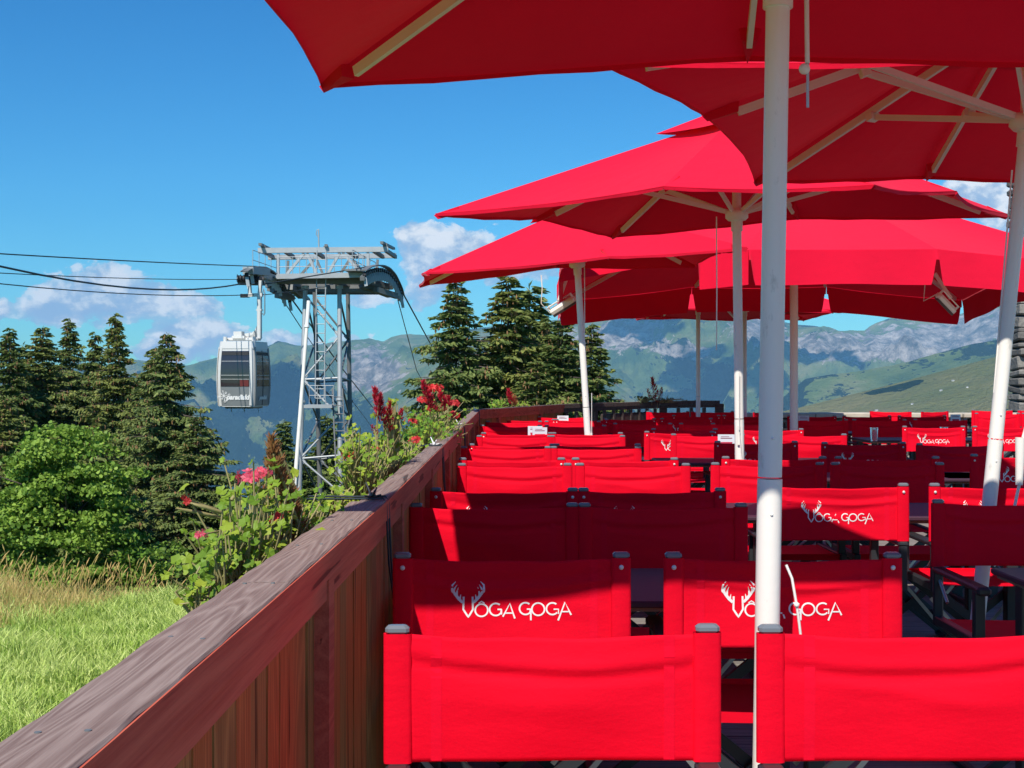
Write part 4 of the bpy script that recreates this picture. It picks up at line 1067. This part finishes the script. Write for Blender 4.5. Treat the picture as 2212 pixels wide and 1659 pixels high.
# ------------------------------------------------------------------ tables
def table(cx, cy, w, d, label):
    cy -= .06; d *= .78
    e = empty('dining_table', (cx, cy, -.032), 0, label, 'table', 'tables on the terrace')
    MB().box((0, 0, .735), (w, d, .018), bev=.004).build('tabletop', M['table'], e)
    MB().box((0, 0, .720), (w-.03, d-.03, .011)).build('apron', M['edge'], e)
    for sx in (-1, 1):
        for sy in (-1, 1): MB().box((sx*(w/2-.08), sy*(d/2-.08), .357), (.05, .05, .714), bev=.004).build('leg', M['frame'], e)
    return e
for (x, y, w, d, lb) in [(.30,3.80,1.2,.78,'aubergine table between the near logo chairs and the shaded pair'),(.27,5.80,1.2,.84,'aubergine table behind the shaded pair by the railing'),
    (.30,7.60,1.2,.74,'aubergine table beyond the fully sunlit pair'),(.29,9.17,1.2,.8,'aubergine table before the thin sunlit backrests'),(.30,11.2,1.2,.9,'aubergine table carrying the grey shaded menu card'),
    (.30,12.75,1.0,.5,'aubergine table carrying the white menu card by the rail corner'),(.55,14.45,1.2,.6,'aubergine table carrying the smallest white menu card'),(1.62,5.93,1.25,.82,'aubergine table behind the slanting-shadow logo chair'),
    (2.17,3.78,1.35,.85,'empty aubergine table in the bottom right corner'),(1.45,13.4,1.2,.8,'far aubergine table in shade right of the thin post'),(2.2,8.0,1.5,.7,'aubergine table in the dark right block'),
    (1.75,9.5,1.4,.8,'aubergine table carrying the card left of the big post'),(4.1,12.95,1.3,.9,'aubergine table behind the sunlit far logo pair'),(2.9,8.05,.6,.7,'narrow aubergine table end near the leaning post'),(3.3,14.55,1.2,.8,'far aubergine table carrying the card by the large canopy post'),(5.2,15.0,1.2,.8,'far aubergine table carrying the card near the parapet'),(2.2,16.4,1.2,.8,'farthest aubergine table near the end post')]:
    table(x, y, w, d, lb)
# menu cards
for (x, y, w, Y, lb) in [(1156,938,26,11.2,'white menu card with red cup shape left of the thin post, upper left one'),(1166,940,29,10.9,'shaded grey menu card in front of the white one left of the thin post'),(1216,912,13,14.45,'smallest white menu card near the back rail'),
        (1569,945,35,9.5,'shaded menu card between second post and big post'),(1736,900,21,14.5,'shaded menu card right of the large canopy post'),(2064,903,20,15.0,'menu card standing before the parapet near the pier')]:
    xw = (x-1106)/F*Y; h = .185; ww = .125
    zt = .713
    e = empty('menu_card', (xw, Y, zt), R(random.uniform(-12, 12)), lb, 'menu card', 'menu cards on the tables')
    MB().box((0, 0, h/2), (ww, .006, h)).build('card', M['card'], e)
    mb = MB(); mb.poly([(-.044, -.0045, .13), (-.020, -.0045, .018), (.020, -.0045, .018), (.044, -.0045, .13)], (0, -.001, 0), None); mb.build('cup_print', M['cardred'], e)
    mb = MB()
    for q in range(3): mb.box((0, -.0061, .112-q*.018), (.045-.008*q, .0006, .004))
    mb.box((0, -.0042, .158), (.085, .001, .006)); mb.box((-.01, -.0042, .17), (.06, .001, .003)); mb.build('text_lines', simple('print_ink', (.35, .12, .15), .6), e)
for (x, Y, lb) in [(2.98+.47, 12.35, 'clear tumbler left of the sunlit far logo chair'), (4.165, 12.5, 'clear tumbler in the gap of the sunlit far logo pair')]:
    e = empty('glass_tumbler', (x, Y, .713), 0, lb, 'glass', 'tumblers on the far table')
    MB().tube([(0, 0, 0), (0, 0, .06), (0, 0, .13)], [.030, .034, .038], 16, False).build('wall', M['glass'], e)
    MB().tube([(0, 0, .001), (0, 0, .015)], .029, 16).build('base', M['glass'], e)

# ------------------------------------------------------------------ umbrellas
def canopy_mesh(rim, apex, sagk=.03, inward=.05, nr_=10, ns=8, vent=True):
    """rim: list of (x,y,z) rim tips in order; sectors between ribs"""
    mb = MB(); n = len(rim); A = Vector(apex)
    for k in range(n):
        a = Vector(rim[k]); b_ = Vector(rim[(k+1) % n]); vs = []
        for i in range(nr_+1):
            f = i/nr_
            for j in range(ns+1):
                t_ = j/ns; q = 4*t_*(1-t_)
                p = a.lerp(b_, t_); c_ = Vector((A.x, A.y, p.z)); p = p+(c_-p).normalized()*inward*q
                w = A.lerp(p, f); w.z -= sagk*q*f*(1.2-f)*2.0; vs.append(w)
        m1 = ns+1
        mb.add(vs, [(i*m1+j, (i+1)*m1+j, (i+1)*m1+j+1, i*m1+j+1) for i in range(nr_) for j in range(ns)], False)
    return mb
def umbrella(label, cx, cy, rot, s, hc, hm, gx, gy, rise, pole_r=.0265, lean=(0, 0), hubz=None, cord=None, rimpts=None, apexz=None):
    e = empty('terrace_umbrella', (cx, cy, 0), 0, label, 'umbrella', 'red umbrellas over the terrace')
    rim = []
    for k in range(8):
        a = rot+k*math.pi/4; Rr = s if k % 2 == 0 else s*2**.5
        x, y = Rr*math.cos(a), Rr*math.sin(a)
        h = (hm if k % 2 == 0 else hc)+gx*x+gy*y
        rim.append(Vector((x, y, EYE+h)))
    if rimpts: rim = [Vector((x-cx, y-cy, EYE+h)) for (x, y, h) in rimpts]
    zp = EYE+(hc+hm)/2+rise; apex = Vector((lean[0]*zp*.0, 0, zp))
    cn = canopy_mesh(rim, apex).build('canopy', M['canopy'], e)
    hem = MB(); hv = []
    for k in range(8):
        a_, b2 = rim[k], rim[(k+1) % 8]
        for j in range(8):
            t_ = j/8; q_ = 4*t_*(1-t_); p = a_.lerp(b2, t_); c_ = Vector((apex.x, apex.y, p.z)); p = p+(c_-p).normalized()*.05*q_; p.z -= .03*q_*.4
            hv += [p+Vector((0, 0, .003)), p-Vector((0, 0, .016+.003*math.sin(j*2.1+k)))+(c_-p).normalized()*.006]
    m2 = len(hv)//2; hem.add(hv, [(2*i, 2*((i+1) % m2), 2*((i+1) % m2)+1, 2*i+1) for i in range(m2)]); hem.build('hem', M['canopy'], cn)
    # pocket patches at the tips, small vent cap
    mb = MB()
    for k in range(8):
        t0 = rim[k]; d = (apex-t0).normalized(); sd = Vector((-d.y, d.x, 0)).normalized(); dn = d.cross(sd)
        if dn.z > 0: dn = -dn
        w = .055; mb = MB()
        mb.add([t0+dn*.004-d*.01, t0+d*.14+sd*w*.6+dn*.004, t0+d*.14-sd*w*.6+dn*.004, t0+d*.005+dn*.034, t0+d*.125+sd*w*.45+dn*.040, t0+d*.125-sd*w*.45+dn*.040],
               [(0, 1, 4, 3), (0, 3, 5, 2), (1, 2, 5, 4), (3, 4, 5)]); mb.build('pocket', M['canopy'], cn)
    vr = [apex.lerp(rim[k], .27)+Vector((0, 0, .045 if k % 2 else .055)) for k in range(8)]
    canopy_mesh(vr, apex+Vector((0, 0, .07)), .01, .015, 4, 5).build('vent_cap', M['canopy'], cn)
    hz = hubz or (EYE+.97)
    for k in range(8):
        t0 = rim[k]; d = (t0-apex)
        na = (rim[k-1]-apex).cross(d).normalized(); nb_ = d.cross(rim[(k+1) % 8]-apex).normalized(); nn = (na+nb_).normalized()
        off = -nn*(.040/max(.35, nn.dot(na))); a = apex+d*.03+off; b_ = apex+d*(.905)+off
        MB().bar(a, b_, .017, .032, bev=0).build('rib', M['rib'], e)
        st0 = Vector((math.cos(math.atan2(t0.y, t0.x))*.055, math.sin(math.atan2(t0.y, t0.x))*.055, hz)); st1 = apex+d*(.52)+off*1.6
        MB().bar(st0, st1, .015, .024).build('strut', M['rib'], e)
        MB().box(tuple(st1), (.05, .03, .035), rotm(d)).build('joint', M['pole'], e)
    top = Vector((0, 0, zp-.02)); bot = Vector((-lean[0]*(hz), -lean[1]*hz, 0)); dirv = (Vector((0, 0, hz))-bot).normalized()
    MB().tube([bot, bot+dirv*1.07/dirv.z], pole_r*1.04, 24).build('lower_pole', M['pole'], e)
    MB().tube([bot+dirv*1.075/dirv.z, Vector((0, 0, hz)), top], [pole_r, pole_r, pole_r*.9], 24).build('upper_pole', M['pole'], e)
    mb = MB(); h0 = Vector((0, 0, hz)); mb.tube([h0-dirv*.11, h0-dirv*.05], pole_r*1.25, 20); mb.tube([h0-dirv*.05, h0-dirv*.035, h0+dirv*.0, h0+dirv*.012], [pole_r*1.9, pole_r*2.5, pole_r*2.5, pole_r*1.9], 20)
    mb.build('runner_hub', M['pole'], e)
    mb = MB(); mb.tube([(0, 0, zp-.22), (0, 0, zp-.03)], pole_r*1.5, 12); mb.build('crown_hub', M['rib'], e)
    mb = MB(); mb.tube([bot+Vector((0, 0, .0)), bot+Vector((0, 0, .03))], .16, 20); mb.build('base_plate', M['frame'], e)
    if cord:
        x0 = cord
        mb = MB(); mb.tube([(x0, -.02, hz-.03), (x0+.002, -.022, hz-.45), (x0, -.02, hz-.80)], .0035, 6); mb.build('cord', M['pole'], e)
    for (zz) in (1.165, .99):
        p = bot+dirv*zz/dirv.z; MB().ball((p.x, p.y-pole_r*1.02, p.z), .004, 8).build('screw', M['rib'], e)
    return e
U1 = umbrella('nearest red umbrella, its underside filling the top, on the thick cream post', .617, 3.0, 0, 1.2, .925, 1.012, 0, 0, .50, .0275, (.017, 0),
    rimpts=[(1.90, 2.9, .99), (1.88, 3.78, .92), (.73, 4.03, 1.006), (-.605, 4.10, .935), (-.69, 3.0, 1.0), (-.78, 1.95, .92), (.6, 1.93, 1.0), (1.88, 1.97, .92)])
U2 = umbrella('red square umbrella with visible struts at upper right on a leaning post', 1.97, 4.95, 0, 1.25, .97, 1.03, 0, 0, .46, .0265, (.10, 0),
    rimpts=[(3.0, 5.0, .95), (2.99, 6.0, .90), (2.03, 6.36, 1.0), (1.18, 6.32, .97), (.733, 4.97, 1.02), (.283, 4.30, 1.06), (1.6, 4.2, 1.05), (3.0, 3.9, .92)], hubz=EYE+1.0)
U3 = umbrella('bright red umbrella with wide lit top in the middle on the second post', 1.30, 7.5, 0, 1.25, .95, 1.01, 0, 0, .55, .0262, (-.012, 0), cord=-.12,
    rimpts=[(2.36, 6.88, 1.0), (2.855, 7.45, .95), (1.784, 8.03, 1.01), (.653, 8.55, .95), (.150, 8.06, 1.01), (-.44, 7.43, .95), (.792, 6.78, 1.01), (1.77, 6.33, .95)])
U4 = umbrella('red umbrella reaching farthest left over the rail on the thin post', .535, 10.66, 0, 1.25, .91, .97, 0, 0, .50, .0265, (-.062, 0), cord=.06,
    rimpts=[(1.555, 9.600, 0.960), (1.462, 10.339, 0.912), (0.365, 11.078, 0.970), (-0.893, 12.461, 0.912), (-0.816, 11.712, 0.960), (-0.730, 11.040, 0.912), (0.734, 9.790, 0.930), (1.622, 8.928, 0.912)])
U6 = umbrella('small distant red umbrella under the large canopy edge on a slim post', 2.47, 17.2, .3, 1.25, .86, .90, 0, 0, .5, .028, (0, 0))
U7 = umbrella('distant red umbrella tip right of the large canopy post', 3.16, 17.6, .1, 1.25, .88, .93, 0, 0, .5, .028, (0, 0))
# cords hanging under the near umbrella and cleat with rope at the foot
e = U1
mb = MB(); mb.tube([(.075, .05, 2.35), (.077, .05, 2.12), (.078, .05, 2.045)], .0055, 6); mb.build('pull_cord', M['pole'], e)
MB().ball((.070, .045, 2.03), .0135, 12).build('cord_ball', M['pole'], e)
MB().tube([(.079, .05, 2.045), (.079, .05, 1.94)], .0035, 6).build('cord_pin', M['steel'], e)
def cleat(e, x, y, z, s=1):
    MB().box((x, y, z), (.016, .012, .10*s), bev=.004).build('cleat', M['pole'], e)
    mb = MB(); mb.tube([(x, y-.012, z+.30*s), (x, y-.012, z+.03)], .003, 5)
    mb.tube([(x, y-.014, z+.02), (x+.012, y-.016, z-.10*s), (x+.03, y-.016, z-.19*s), (x+.034, y-.016, z-.27*s)], .0032, 5); mb.build('rope', M['pole'], e)
cleat(U3, .006, -.034, .98, 1.2); cleat(U4, .118, -.03, .80, 1.3)
mb = MB(); mb.tube([(.012, -.026, .875), (.024, -.032, .845), (.033, -.035, .79), (.038, -.034, .76), (.046, -.03, .70)], .0032, 6); mb.ball((.034, -.036, .785), .0065, 8); mb.build('rope', M['pole'], U1)
mb = MB(); mb.tube([(-.06, .0, 2.1), (-.13, .0, 1.25)], .0035, 5); mb.tube([(.015, -.03, 1.25), (-.03, -.03, 1.08)], .006, 6).tube([(-.04, -.03, 1.08), (-.045, -.03, .90)], [.020, .014], 8).tube([(-.045, -.03, .9), (-.075, -.03, .76)], .006, 6)
mb.build('rope', M['pole'], U2)

# large 4 m canopy with valance
e5 = empty('large_umbrella', (2.36*1.225, 10.85*1.225, 0), R(-1.7), 'large square red canopy with scalloped valance, widest one behind the others', 'umbrella', 'red umbrellas over the terrace')
SC = 1.2; HX, HY = 2.0*SC, 1.85*SC; rim = []
pts4 = [(-HX, -HY), (-HX/3, -HY), (HX/3, -HY), (HX, -HY), (HX, -HY/3), (HX, HY/3), (HX, HY), (HX/3, HY), (-HX/3, HY), (-HX, HY), (-HX, HY/3), (-HX, -HY/3)]
for k, (x, y) in enumerate(pts4): rim.append(Vector((x, y, EYE+SC*(.79 if k % 3 == 0 else .925))))
ap5 = Vector((0, 0, EYE+SC*1.80))
cn5 = canopy_mesh(rim, ap5, .05, .03, 12, 10).build('canopy', M['canopy'], e5)
mb = MB()
def valance(a, b_, full=True, k=0):
    n = 120; vs = []
    out_ = Vector(((a.x+b_.x), (a.y+b_.y), 0)).normalized()
    for i in range(n+1):
        t_ = i/n; q = 4*t_*(1-t_); p = a.lerp(b_, t_); c_ = Vector((0, 0, p.z)); p = p+(c_-p).normalized()*.03*q; 
        dd = min(t_, 1-t_)*(b_-a).length
        ln = .30+.006*math.sin(t_*7+k)
        if dd < .050: ln = .09+.21*(max(0, (dd-.022))/.028)**.5 if dd > .022 else .09
        if k in (11, 2) or True: pass
        if full is False: ln = .30 if t_ > .74 else max(.012, .10*(1-t_/.74)+.012)
        for j in range(5):
            f = j/4; sw = .012*math.sin(t_*11+k*2)*f
            vs.append(p+out_*(.002+sw+.015*f)-Vector((0, 0, ln*f-.002)))
    mb.add(vs, [(i*5+j, (i+1)*5+j, (i+1)*5+j+1, i*5+j+1) for i in range(n) for j in range(4)], False)
for k in range(12): valance(rim[k], rim[(k+1) % 12], k != 0, k)
mb.build('valance', M['canopy'], e5)
mb = MB()
for k in range(12):
    MB().bar(ap5+(rim[k]-ap5)*.03-Vector((0, 0, .04)), ap5+(rim[k]-ap5)*.96-Vector((0, 0, .04)), .022, .04).build('rib', M['rib'], e5)
MB().tube([(0, 0, 0), (0, 0, ap5.z-.03)], .041, 24).build('pole', M['pole'], e5)
MB().tube([(0, 0, 2.3), (0, 0, 2.36)], .09, 20).build('runner_hub', M['pole'], e5)
MB().tube([(0, 0, 0), (0, 0, .04)], .25, 20).build('base_plate', M['frame'], e5)
grillm = simple('heater_grille', (.10, .07, .07), .5, .3)
for (x, y, Y, rz, ry, lb) in ((2043, 655, 11.75, R(35), R(32), 'infrared patio heater hanging under the right side of the large canopy'), (1216, 660, 11.9, R(-30), R(-28), 'infrared patio heater under the left corner of the large canopy')):
    p = px(x, y, Y); h = empty('patio_heater', p, 0, lb, 'heater', 'heaters under the large canopy')
    m3 = Matrix.Rotation(rz, 3, 'Z')@Matrix.Rotation(ry, 3, 'Y')@Matrix.Rotation(R(35), 3, 'X')
    MB().box((0, 0, 0), (.28, .075, .065), m3, bev=.018).build('housing', M['pole'], h)
    MB().box(m3@Vector((0, -.012, -.030)), (.25, .055, .020), m3).build('grille', grillm, h)
    MB().box(m3@Vector((0, .0, .06)), (.26, .02, .01), m3).bar(m3@Vector((-.13, 0, .0)), m3@Vector((-.13, 0, .065)), .01, .02).bar(m3@Vector((.13, 0, .0)), m3@Vector((.13, 0, .065)), .01, .02).build('bracket', M['pole'], h)
    MB().bar(m3@Vector((0, 0, .06)), (-.10 if x > 1500 else .04, 0, .27), .025, .03).build('arm', M['pole'], h)
    MB().tube([m3@Vector((-.15, 0, 0)), (-.20, 0, .02), (-.19, 0, .16), (-.20, 0, .28)], .005, 5).build('cable', M['pole'], h)

# ------------------------------------------------------------------ flower boxes and plants
boxm = simple('planter_plastic', (.06, .035, .025), .6)
for k, (y0, y1, X) in enumerate([(1.9, 3.3, -.50), (3.7, 5.3, -.49), (6.2, 8.1, -.50), (9.2, 11.4, -.5)]):
    e = empty('flower_box', (X, (y0+y1)/2, .68), 0, ['brown planter hung outside the rail nearest the camera', 'second brown planter outside the rail', 'third brown planter outside the rail', 'fourth brown planter outside the rail near the corner'][k], 'planter', 'planters outside the rail')
    L = y1-y0
    MB().box((0, 0, .085), (.17, L, .17), bev=.012).build('trough', boxm, e); MB().box((0, 0, .1715), (.14, L-.04, .006)).build('soil', simple('soil', (.03, .02, .015), .95), e)
for k, (x, y, dx, dy) in enumerate([(-.02, 14.25, .33, .95), (1.55, 17.4, .55, .84)]):
    e = empty('flower_box', (x, y, .68), math.atan2(dy, dx)-math.pi/2, ['brown planter outside the slanting back rail', 'brown planter outside the far straight rail'][k], 'planter', 'planters outside the rail')
    MB().box((0, 0, .085), (.17, 1.2, .17), bev=.012).build('trough', boxm, e); MB().box((0, 0, .1715), (.14, 1.16, .006)).build('soil', simple('soil', (.03, .02, .015), .95), e)
M['ger'] = blade_mat('geranium_leaf', (.05, .17, .012), (.17, .33, .025), (.42, .48, .05))
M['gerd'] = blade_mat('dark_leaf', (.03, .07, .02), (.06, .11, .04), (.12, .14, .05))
M['stem'] = simple('plant_stem', (.35, .30, .12), .6); M['driedm'] = blade_mat('dried_plume', (.25, .07, .03), (.42, .16, .06), (.55, .30, .12))
M['plume'] = blade_mat('celosia_plume', (.30, .003, .015), (.48, .005, .03), (.62, .02, .06))
M['petal'] = blade_mat('red_petal', (.65, .01, .02), (.80, .03, .04), (.85, .10, .10)); M['pink'] = blade_mat('pink_petal', (.78, .02, .09), (.88, .05, .15), (.92, .26, .32))
def ger_leaves(n, c, rad, size, seed, hang=0):
    r = np.random.default_rng(seed); mb = MB(); sm = MB(); c = Vector(c); n = int(n*2.3); size = size*.54
    for i in range(n):
        q = Vector((r.normal(0, .45)*rad[0], r.uniform(-1, 1)*rad[1], r.normal(.0, .45)*rad[2])); p = c+q
        s = size*r.uniform(.5, 1.15); nrm = Vector((r.normal(-.2, .5), r.normal(-.6, .5), r.uniform(.3, 1.2))).normalized(); 
        a = nrm.orthogonal().normalized(); a.rotate(Matrix.Rotation(r.uniform(0, 6.28), 3, nrm)); b_ = nrm.cross(a)
        vs = [p]; m_ = 15
        for k in range(m_):
            an = .35+(6.283-.7)*k/(m_-1); rr = s*(1.0 if k % 3 == 1 else .80)*(.85+.15*math.cos(an-3.14))
            cup = (.34 if i % 3 else -.25)*s*(1 if k % 3 == 1 else .5)
            vs.append(p+a*math.cos(an)*rr+b_*math.sin(an)*rr+nrm*cup*r.uniform(.4, 1.3))
        mb.add(vs, [(0, k+1, k+2) for k in range(m_-1)], False)
        if r.random() < .8:
            root = Vector((c.x+q.x*.2, c.y+q.y*.7, c.z-rad[2]*1.1)); mid = (root+p)/2+Vector((r.normal(0, .01), 0, .015)); sm.tube([root, mid, p-nrm*.002], [.003, .0022, .0015], 5, False)
    return mb, sm
def blossom(mb, c, rad, n, r):
    for i in range(n):
        d = Vector(r.normal(0, 1, 3)).normalized(); d.z = abs(d.z)*.8-.2; p = Vector(c)+d*rad*r.uniform(.5, 1); a = d.orthogonal().normalized(); a.rotate(Matrix.Rotation(r.uniform(0, 6.28), 3, d)); b_ = d.cross(a); s = rad*.42
        for k in range(5):
            an = k*1.2566; u_ = a*math.cos(an)+b_*math.sin(an); w_ = a*-math.sin(an)+b_*math.cos(an)
            mb.add([p, p+u_*s*.6+w_*s*.35+d*s*.1, p+u_*s+d*s*.25, p+u_*s*.6-w_*s*.35+d*s*.1], [(0, 1, 2, 3)])
def plume(mb, base, top, wid_, n, r, m=None):
    base = Vector(base); top = Vector(top); ax = top-base; L = ax.length
    for i in range(n):
        f = r.random()**.8; p = base+ax*f; w = wid_*(1-f)**.7*(.5+.5*math.sin(min(1, f*5)*1.57)); an = r.uniform(0, 6.28)
        d = Vector((math.cos(an), math.sin(an), r.uniform(.8, 2.2))).normalized(); q = p+Vector((math.cos(an), math.sin(an), 0))*w*r.uniform(.2, 1)
        s = wid_*r.uniform(.35, .75); e_ = q+d*s; sd = d.orthogonal().normalized()*s*.16; sd2 = d.cross(sd).normalized()*s*.16
        mb.add([q-d*s*.3, q+sd, q+sd2, q-sd, q-sd2, e_], [(0, 1, 2), (0, 2, 3), (0, 3, 4), (0, 4, 1), (1, 5, 2), (2, 5, 3), (3, 5, 4), (4, 5, 1)])
def plant(name, label, leafsets, flowers=(), plumes=(), twigs=(), mleaf='ger', seed=0, cat='flowers'):
    e = empty(name, Vector(leafsets[0][1])-Vector((0, 0, .12)), 0, label, cat); o0 = Vector(e.location); r = np.random.default_rng(seed)
    def sh(mb): mb.v = [tuple(Vector(p)-o0) for p in mb.v]; return mb
    L = MB(); Sm = MB()
    for i, (n, c, rad, s) in enumerate(leafsets):
        a, b_ = ger_leaves(n, c, rad, s, seed*10+i); L.add(a.v, a.f); Sm.add(b_.v, b_.f, True)
    for pts in twigs: Sm.tube(pts, [.004]*(len(pts)-1)+[.002], 5, False)
    sh(L).build('foliage', M[mleaf], e)
    root = Vector(leafsets[0][1])
    for (c, rad, n, m) in flowers:
        mb = MB(); blossom(mb, c, rad, n, r); sh(mb).build('blossom', M[m], e)
        Sm.tube([root.lerp(Vector(c), .2), Vector(c).lerp(root, .35)+Vector((0, 0, .01)), c], [.0025, .002, .0015], 5, False)
    for (base, top, w, n, m) in plumes:
        mb = MB(); plume(mb, base, top, w, n, r); sh(mb).build('plume', M[m], e); Sm.tube([Vector(base)-Vector((0, 0, .10)), base, Vector(base).lerp(Vector(top), .7)], [.004, .003, .002], 5, False)
    sh(Sm).build('stem', M['stem'], e); return e
def q(x, y, Y): return px(x, y, Y)
plant('geranium', 'geranium with scalloped green leaves and pink blossoms nearest over the rail',
      [(190, q(565, 1160, 2.62), (.09, .34, .13), .030), (60, q(500, 1200, 2.35), (.06, .14, .10), .028), (22, q(430, 1280, 2.1), (.03, .05, .035), .024), (26, q(690, 1105, 3.3), (.05, .16, .035), .024), (18, q(640, 1130, 2.9), (.05, .15, .04), .024)],
      flowers=[(q(535, 1035, 2.55), .030, 16, 'pink'), (q(560, 1022, 2.6), .022, 10, 'pink'), (q(578, 1020, 2.6), .014, 6, 'pink'), (q(405, 1080, 2.4), .016, 8, 'petal'), (q(434, 1155, 2.3), .015, 8, 'pink'), (q(598, 1118, 2.6), .020, 12, 'petal'), (q(488, 1170, 2.4), .012, 6, 'petal')],
      twigs=[[q(480, 1120, 2.5), q(430, 1108, 2.45), q(380, 1098, 2.42)], [q(500, 1115, 2.5), q(440, 1095, 2.4), q(405, 1085, 2.4)], [q(480, 1235, 2.3), q(500, 1200, 2.4), q(540, 1190, 2.6)], [q(430, 1290, 2.12), q(455, 1262, 2.2), q(490, 1235, 2.35)], [q(500, 1080, 2.5), q(515, 1060, 2.5), q(524, 1040, 2.5)]], seed=1)
plant('celosia', 'withered orange-brown celosia plume behind the nearest geranium', [(24, q(610, 1110, 2.8), (.03, .08, .05), .020)],
      plumes=[(q(600, 1060, 2.75), q(586, 945, 2.72), .028, 260, 'driedm'), (q(640, 1130, 2.8), q(602, 1010, 2.75), .030, 240, 'driedm'), (q(575, 1085, 2.7), q(572, 1050, 2.7), .014, 60, 'driedm'), (q(655, 1150, 2.85), q(630, 1060, 2.8), .020, 120, 'driedm')],
      twigs=[[q(655, 1165, 2.8), q(620, 1060, 2.75), q(590, 980, 2.72)], [q(665, 1150, 2.9), q(640, 1060, 2.85), q(600, 960, 2.8)]], seed=2)
plant('celosia', 'crimson celosia plumes with geranium leaves at the second planter',
      [(120, q(800, 1000, 4.3), (.08, .42, .12), .028), (50, q(845, 955, 4.7), (.07, .25, .10), .026), (40, q(765, 975, 4.05), (.06, .12, .08), .026), (26, q(850, 905, 4.6), (.03, .05, .09), .022)],
      flowers=[(q(755, 985, 4.0), .028, 14, 'petal'), (q(812, 970, 4.4), .018, 8, 'petal'), (q(898, 950, 5.3), .026, 14, 'petal')],
      plumes=[(q(830, 915, 4.5), q(808, 838, 4.45), .026, 260, 'plume'), (q(838, 935, 4.5), q(842, 868, 4.45), .022, 160, 'plume'), (q(815, 900, 4.45), q(822, 850, 4.4), .022, 150, 'plume'), (q(862, 915, 4.7), q(868, 885, 4.7), .020, 90, 'plume'), (q(812, 938, 4.4), q(803, 918, 4.4), .014, 50, 'plume')],
      twigs=[[q(742, 985, 4.0), q(760, 940, 4.1), q(775, 925, 4.2)], [q(820, 1010, 4.4), q(845, 960, 4.5), q(850, 920, 4.6)]], seed=3)
plant('celosia', 'dense bush of red celosia plumes and scarlet geranium blossoms at the third planter',
      [(300, q(925, 935, 7.0), (.12, .85, .10), .028), (90, q(940, 905, 7.2), (.12, .5, .08), .026), (50, q(975, 925, 7.8), (.08, .3, .08), .024)],
      flowers=[(q(912, 865, 6.9), .035, 16, 'petal'), (q(935, 840, 7.0), .042, 18, 'petal'), (q(947, 838, 7.1), .030, 14, 'petal'), (q(982, 873, 7.6), .036, 16, 'petal'), (q(978, 898, 7.5), .042, 20, 'petal'), (q(892, 910, 6.4), .028, 12, 'petal'), (q(985, 868, 7.7), .022, 9, 'petal'), (q(922, 884, 6.9), .020, 9, 'petal')],
      plumes=[(q(930, 875, 7.0), q(912, 824, 6.95), .034, 200, 'plume'), (q(945, 890, 7.1), q(925, 850, 7.0), .030, 140, 'plume'), (q(958, 870, 7.2), q(950, 845, 7.2), .032, 110, 'plume'), (q(968, 875, 7.4), q(968, 856, 7.4), .030, 90, 'plume'), (q(936, 890, 7.0), q(928, 872, 7.0), .03, 80, 'plume'), (q(955, 890, 7.2), q(960, 868, 7.2), .03, 80, 'plume')], seed=4)
plant('celosia', 'single red celosia plume with pale leaves beyond the rail corner', [(50, q(1075, 872, 14.4), (.10, .30, .04), .035), (16, q(1130, 874, 14.8), (.1, .2, .03), .03)],
      plumes=[(q(1106, 872, 14.5), q(1098, 842, 14.5), .06, 150, 'plume'), (q(1112, 876, 14.5), q(1110, 858, 14.5), .06, 90, 'driedm')], seed=5)
plant('celosia', 'dark red celosia in shade over the far rail', [(40, q(1393, 862, 17.6), (.15, .2, .04), .035), (50, q(1435, 863, 17.8), (.3, .2, .04), .03)],
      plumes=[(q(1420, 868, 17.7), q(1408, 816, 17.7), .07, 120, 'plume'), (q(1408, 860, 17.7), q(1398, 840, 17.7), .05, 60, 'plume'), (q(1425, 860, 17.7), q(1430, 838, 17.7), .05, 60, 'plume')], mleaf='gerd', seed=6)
plant('geranium', 'leafy geranium bush spilling over between second and third planters', [(110, q(870, 985, 5.4), (.07, .5, .07), .026), (30, q(735, 1075, 3.5), (.05, .2, .03), .024)],
      flowers=[(q(895, 952, 5.6), .028, 12, 'petal')], seed=7)

# unseen clouds added above the picture, placed to shadow chosen mountain slopes
clm = simple('shadow_cloud_white', (.85, .86, .88), .95, var=.05)
for k, (cxp, cyp, cY, rx, ry) in enumerate([(1570, 850, 7000, 300, 520), (1400, 745, 8000, 230, 260), (640, 850, 6800, 420, 500), (1760, 800, 7400, 260, 220), (1120, 800, 7000, 400, 380), (330, 830, 7000, 330, 300), (1700, 880, 6500, 200, 200)]):
    p = px(cxp, cyp, cY); q_ = p-LDIR*((3100+60*k-p.z)/-LDIR.z); rr_ = random.Random(k); mb = MB()
    for j in range(22):
        a = rr_.uniform(0, 6.28); f = rr_.uniform(0, 1)**.6; s_ = rr_.uniform(.22, .45)*(1.15-f*.6)
        mb.ball((math.cos(a)*f*rx, math.sin(a)*f*ry, rr_.uniform(0, 40)), min(rx, ry)*s_*1.3, 14, (1.2, 1.1, .5))
    o = mb.build('shadow_cloud', clm); o.location = q_; tag(o, kind='stuff')

# ------------------------------------------------------------------ haze
hm_, t, out = mat('haze_air'); pv = N(t, 'ShaderNodeVolumePrincipled', Density=5.6e-5, Anisotropy=-.3); pv.inputs['Color'].default_value = (.28, .64, 1, 1)
t.links.new(pv.outputs[0], out.inputs['Volume'])
zlo = float(ZZ.min())-1; zhi = float(ZZ.max())+30
hz_ = MB().box((0, 5600, (zlo+zhi)/2), (40000, 12400, zhi-zlo)).build('haze', hm_); tag(hz_, kind='stuff')
print('terrain z', zlo, zhi, 'objects', len(bpy.data.objects))
